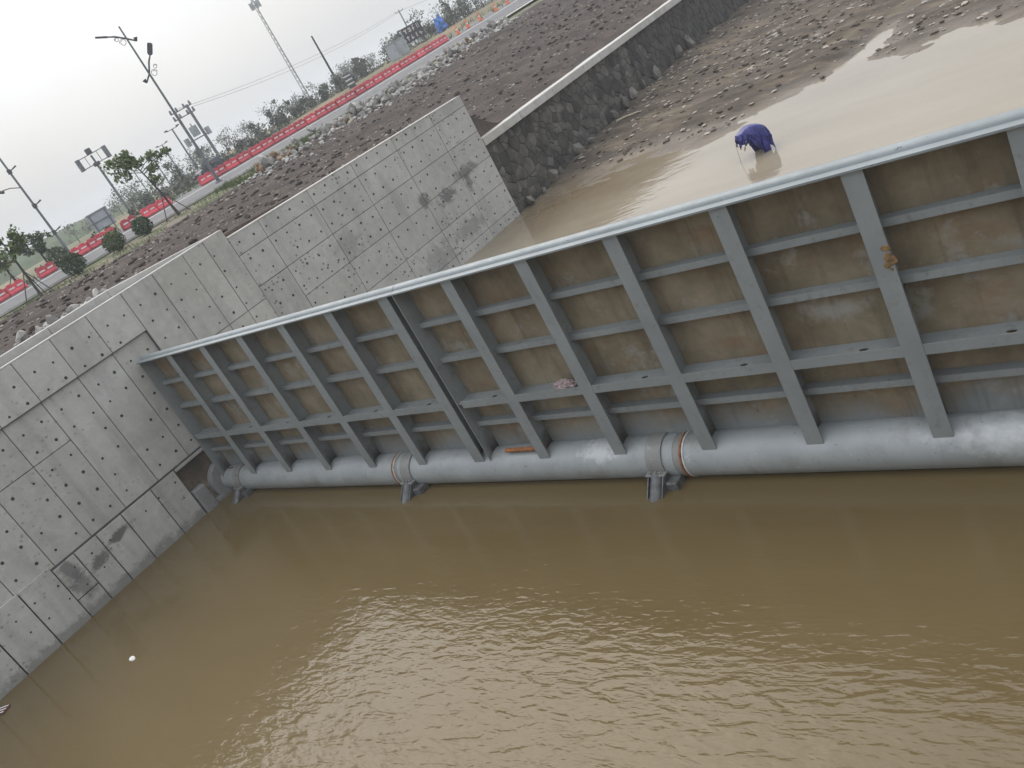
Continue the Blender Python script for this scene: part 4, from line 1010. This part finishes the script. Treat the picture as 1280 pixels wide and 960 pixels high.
# transformer on twin poles
t = thing('transformer_stand', 'pair of hazy utility poles carrying a transformer and crossarms behind the lamp', 'utility pole', (-72, 53.5, gz(-72, 53.5)))
d_ = Vector((.68, .73, 0))
for q in (-.85, .85): MB().bar(d_ * q + Vector((0, 0, -.2)), d_ * q + Vector((0, 0, 7.9)), .20, .17, 8).build('post', 'pole', t)
b = MB()
for z in (7.7, 6.9, 4.0): b.bar(d_ * -1.4 + Vector((0, 0, z)), d_ * 1.4 + Vector((0, 0, z)), .07, .07, 6)
for q in (-1.3, -.5, .5, 1.3):
    for z in (7.7, 6.9): b.bar(d_ * q + Vector((0, 0, z)), d_ * q + Vector((0, 0, z + .5)), .17, .10, 6)
b.build('crossarm', 'pole', t)
MB().bar((0, 0, 4.3), (0, 0, 5.5), .5, .5, 12).bar(Vector((0, 0, 5.5)), Vector((0, 0, 5.9)), .12, .06, 6).build('transformer', 'sign_grey', t, smooth=True)
MB().box(-1.3, -.75, -1.3, -.85, 3.6, 4.6).build('switch_box', 'sign_grey', t, bevel=.03)
MB().box(.75, 1.25, .8, 1.25, 3.8, 4.7).build('switch_box', 'sign_grey', t, bevel=.03)
# telecom tower
tx, ty = -175.3, 159.5; t = thing('telecom_tower', 'tall thin telecom tower fading into the haze with three antenna rings', 'tower', (tx, ty, gz(tx, ty)))
HT = 37.0
for a in (0, 2.09, 4.19):
    MB().bar((math.cos(a) * .62, math.sin(a) * .62, -.2), (math.cos(a) * .28, math.sin(a) * .28, HT), .10, .06, 6).build('leg', 'pole', t)
b = MB(); nlev = 24
for i in range(nlev):
    z0, z1 = HT * i / nlev, HT * (i + 1) / nlev; r0_, r1_ = .62 - .34 * i / nlev, .62 - .34 * (i + 1) / nlev
    for q in range(3):
        a0, a1 = 2.094 * q, 2.094 * (q + 1); b.bar((math.cos(a0) * r0_, math.sin(a0) * r0_, z0), (math.cos(a1) * r1_, math.sin(a1) * r1_, z1), .05, .05, 4, False)
b.build('lattice', 'pole', t)
for z, n_a in ((HT - .6, 6), (HT - 4.5, 6), (HT - 8.2, 6)):
    ring_ = MB(); 
    for q in range(n_a):
        a0, a1 = 6.283 * q / n_a, 6.283 * (q + 1) / n_a; ring_.bar((math.cos(a0) * 1.2, math.sin(a0) * 1.2, z), (math.cos(a1) * 1.2, math.sin(a1) * 1.2, z), .06, .06, 5); ring_.bar((0, 0, z), (math.cos(a0) * 1.2, math.sin(a0) * 1.2, z), .05, .05, 4)
    ring_.build('platform', 'pole', t)
    for q in range(n_a):
        a0 = 6.283 * q / n_a; cx, cy_ = math.cos(a0) * 1.3, math.sin(a0) * 1.3; MB().box(cx - .16, cx + .16, cy_ - .16, cy_ + .16, z - .9, z + 1.0).build('antenna', 'sign_grey', t)
# utility poles and wires
def upole(x, y, h, label, cross=True, mat='wood'):
    t = thing('utility_pole', label, 'utility pole', (x, y, gz(x, y))); MB().bar((0, 0, -.2), (0, 0, h), .16, .10, 8).build('post', mat, t)
    if cross:
        MB().bar((-.55, -.6, h - .3), (.55, .6, h - .3), .06, .06, 6).build('crossarm', mat, t)
        for q in (-.5, 0, .5): MB().bar((q, q * 1.1, h - .25), (q, q * 1.1, h + .12), .05, .03, 6).build('insulator', 'pole', t)
upole(-61, 67.9, 7.2, 'plain dark wooden pole rising above the hedgerow', False)
upole(-92, 118.0, 6.6, 'hazy utility pole with crossarm carrying wires above the cabinets', True, 'pole')
def wire(p0, p1, sag, label):
    P = [];
    for i in range(13): 
        f_ = i / 12; P.append((p0[0] + (p1[0] - p0[0]) * f_, p0[1] + (p1[1] - p0[1]) * f_, p0[2] + (p1[2] - p0[2]) * f_ - sag * 4 * f_ * (1 - f_)))
    o = MB().tube(P, .022, 4).build('overhead_wire', 'lamp'); tag(o, label, 'wire', 'overhead wires')
zt = gz(-72, 53.5) + 7.8; zp = gz(-92, 118) + 6.5
wire((-72.9, 52.7, zt + .3), (-92.5, 117.4, zp), 1.0, 'upper sagging overhead wire between the transformer and the hazy pole')
wire((-71.2, 54.5, zt - .4), (-91.5, 118.6, zp - .1), 1.2, 'lower sagging overhead wire between the transformer and the hazy pole')
wire((-92.5, 117.4, zp), (-104, 190, zp + 1.5), 1.2, 'overhead wire running from the hazy pole off to the right')
# cabinets, board, blue sheet, marker drum
def local(name, label, cat, x, y, rz): return thing(name, label, cat, (x, y, gz(x, y)), rz)
for k_, (x, y, l) in enumerate([(-54.0, 71.9, 'grey white cabinet left of its twin, beside the black notice board'), (-54.0, 73.9, 'grey white cabinet next to the black notice board')]):
    t = local('cabinet', l, 'cabinet', x, y, -.75); MB().box(-.6, .6, -.62, .62, 0, 1.9).build('body', 'white_metal', t, bevel=.03); MB().box(-.68, .68, -.70, .70, 1.901, 2.03).build('roof', 'sign_grey', t)
    MB().box(.601, .63, -.48, .48, .15, 1.75).build('door', 'white_metal', t); MB().box(.631, .66, .30, .37, .95, 1.15).build('handle', 'lamp', t)
t = local('notice_board', 'black notice board with two rows of white characters', 'sign', -53.2, 75.6, -.75)
MB().box(-.04, .04, -1.55, 1.55, .9, 2.75).build('board', 'black', t)
for q in (-1.3, 1.3): MB().bar((-.08, q, -.1), (-.08, q, 2.6), .05, .05, 6).build('post', 'pole', t)
RR = random.Random(3); b = MB()
for z0 in (1.98, 1.10):
    for i in range(5):
        y0 = -1.40 + i * .57
        for _ in range(4):                                   # illegible blocky glyph strokes
            if RR.random() < .5: zz = z0 + RR.uniform(.05, .55); b.box(.041, .052, y0 + .03, y0 + RR.uniform(.3, .44), zz, zz + .075)
            else: ya = y0 + RR.uniform(.05, .34); b.box(.041, .054, ya, ya + .075, z0 + .02, z0 + RR.uniform(.35, .6))
b.build('lettering', 'white', t)
o = crumple('covered_stack', 'blue', 12, .72, .72, 1.15); o.location = (-55, 83.3, gz(-55, 83.3) + .75); tag(o, 'bulky stack under a bright blue sheet beside the hedgerow', 'tarpaulin')
t = local('marker_drum', 'dark drum with white bands standing at the hedgerow', 'drum', -52.0, 61.4, 0)
MB().bar((0, 0, 0), (0, 0, 1.6), .42, .42, 14).build('body', 'lamp', t, smooth=True)
for z in (.35, .8, 1.25): MB().bar((0, 0, z), (0, 0, z + .16), .43, .43, 14).build('band', 'white', t, smooth=True)
# parked car
t = thing('parked_car', 'dark blue car beyond the red barriers at the foot of the tall lamp', 'car', (-62.0, 46.0, gz(-62, 46) + .02), 0.1)
prof = [(-2.1, .35), (-2.1, .80), (-1.9, .95), (-1.15, 1.02), (-.55, 1.48), (.95, 1.50), (1.75, 1.05), (2.1, .95), (2.15, .35)]
b = MB(); n = len(prof); b.v = [(-.85 + (.14 if z > 1.2 else 0), y, z) for y, z in prof] + [(.85 - (.14 if z > 1.2 else 0), y, z) for y, z in prof]; b.f = [(i, (i + 1) % n, n + (i + 1) % n, n + i) for i in range(n)] + [tuple(range(n - 1, -1, -1)), tuple(range(n, 2 * n))]
b.build('body', 'car', t, bevel=.05)
for sx_ in (-1, 1):
    MB().add([(sx_ * .862, -1.0, 1.05), (sx_ * .862, 1.5, 1.08), (sx_ * .74, .9, 1.42), (sx_ * .74, -.5, 1.40)], [(0, 1, 2, 3)]).build('window', 'glass', t)
    for wy in (-1.35, 1.35):
        wl = MB().bar((sx_ * .68, wy, .33), (sx_ * .88, wy, .33), .33, .33, 16).build('wheel', 'tyre', t, smooth=True); MB().bar((sx_ * .881, wy, .33), (sx_ * .90, wy, .33), .2, .18, 12).build('rim', 'sign_grey', wl)
    MB().box(sx_ * .62 - .16, sx_ * .62 + .16, -2.13, -2.10, .62, .80).build('headlight', 'white', t)

# ------------------------------------------------------------------ air
hz = MB().box(-1700, 1700, -1700, 1700, -5.0, 60).build('haze', 'concrete'); hz['kind'] = 'stuff'
hm = bpy.data.materials.new('haze_air'); hm.use_nodes = True; t_ = hm.node_tree; t_.nodes.clear()
oo = t_.nodes.new('ShaderNodeOutputMaterial'); pv = t_.nodes.new('ShaderNodeVolumePrincipled'); pv.inputs['Color'].default_value = (.93, .96, 1, 1); pv.inputs['Density'].default_value = .0009
t_.links.new(pv.outputs[0], oo.inputs['Volume']); hz.data.materials.clear(); hz.data.materials.append(hm)
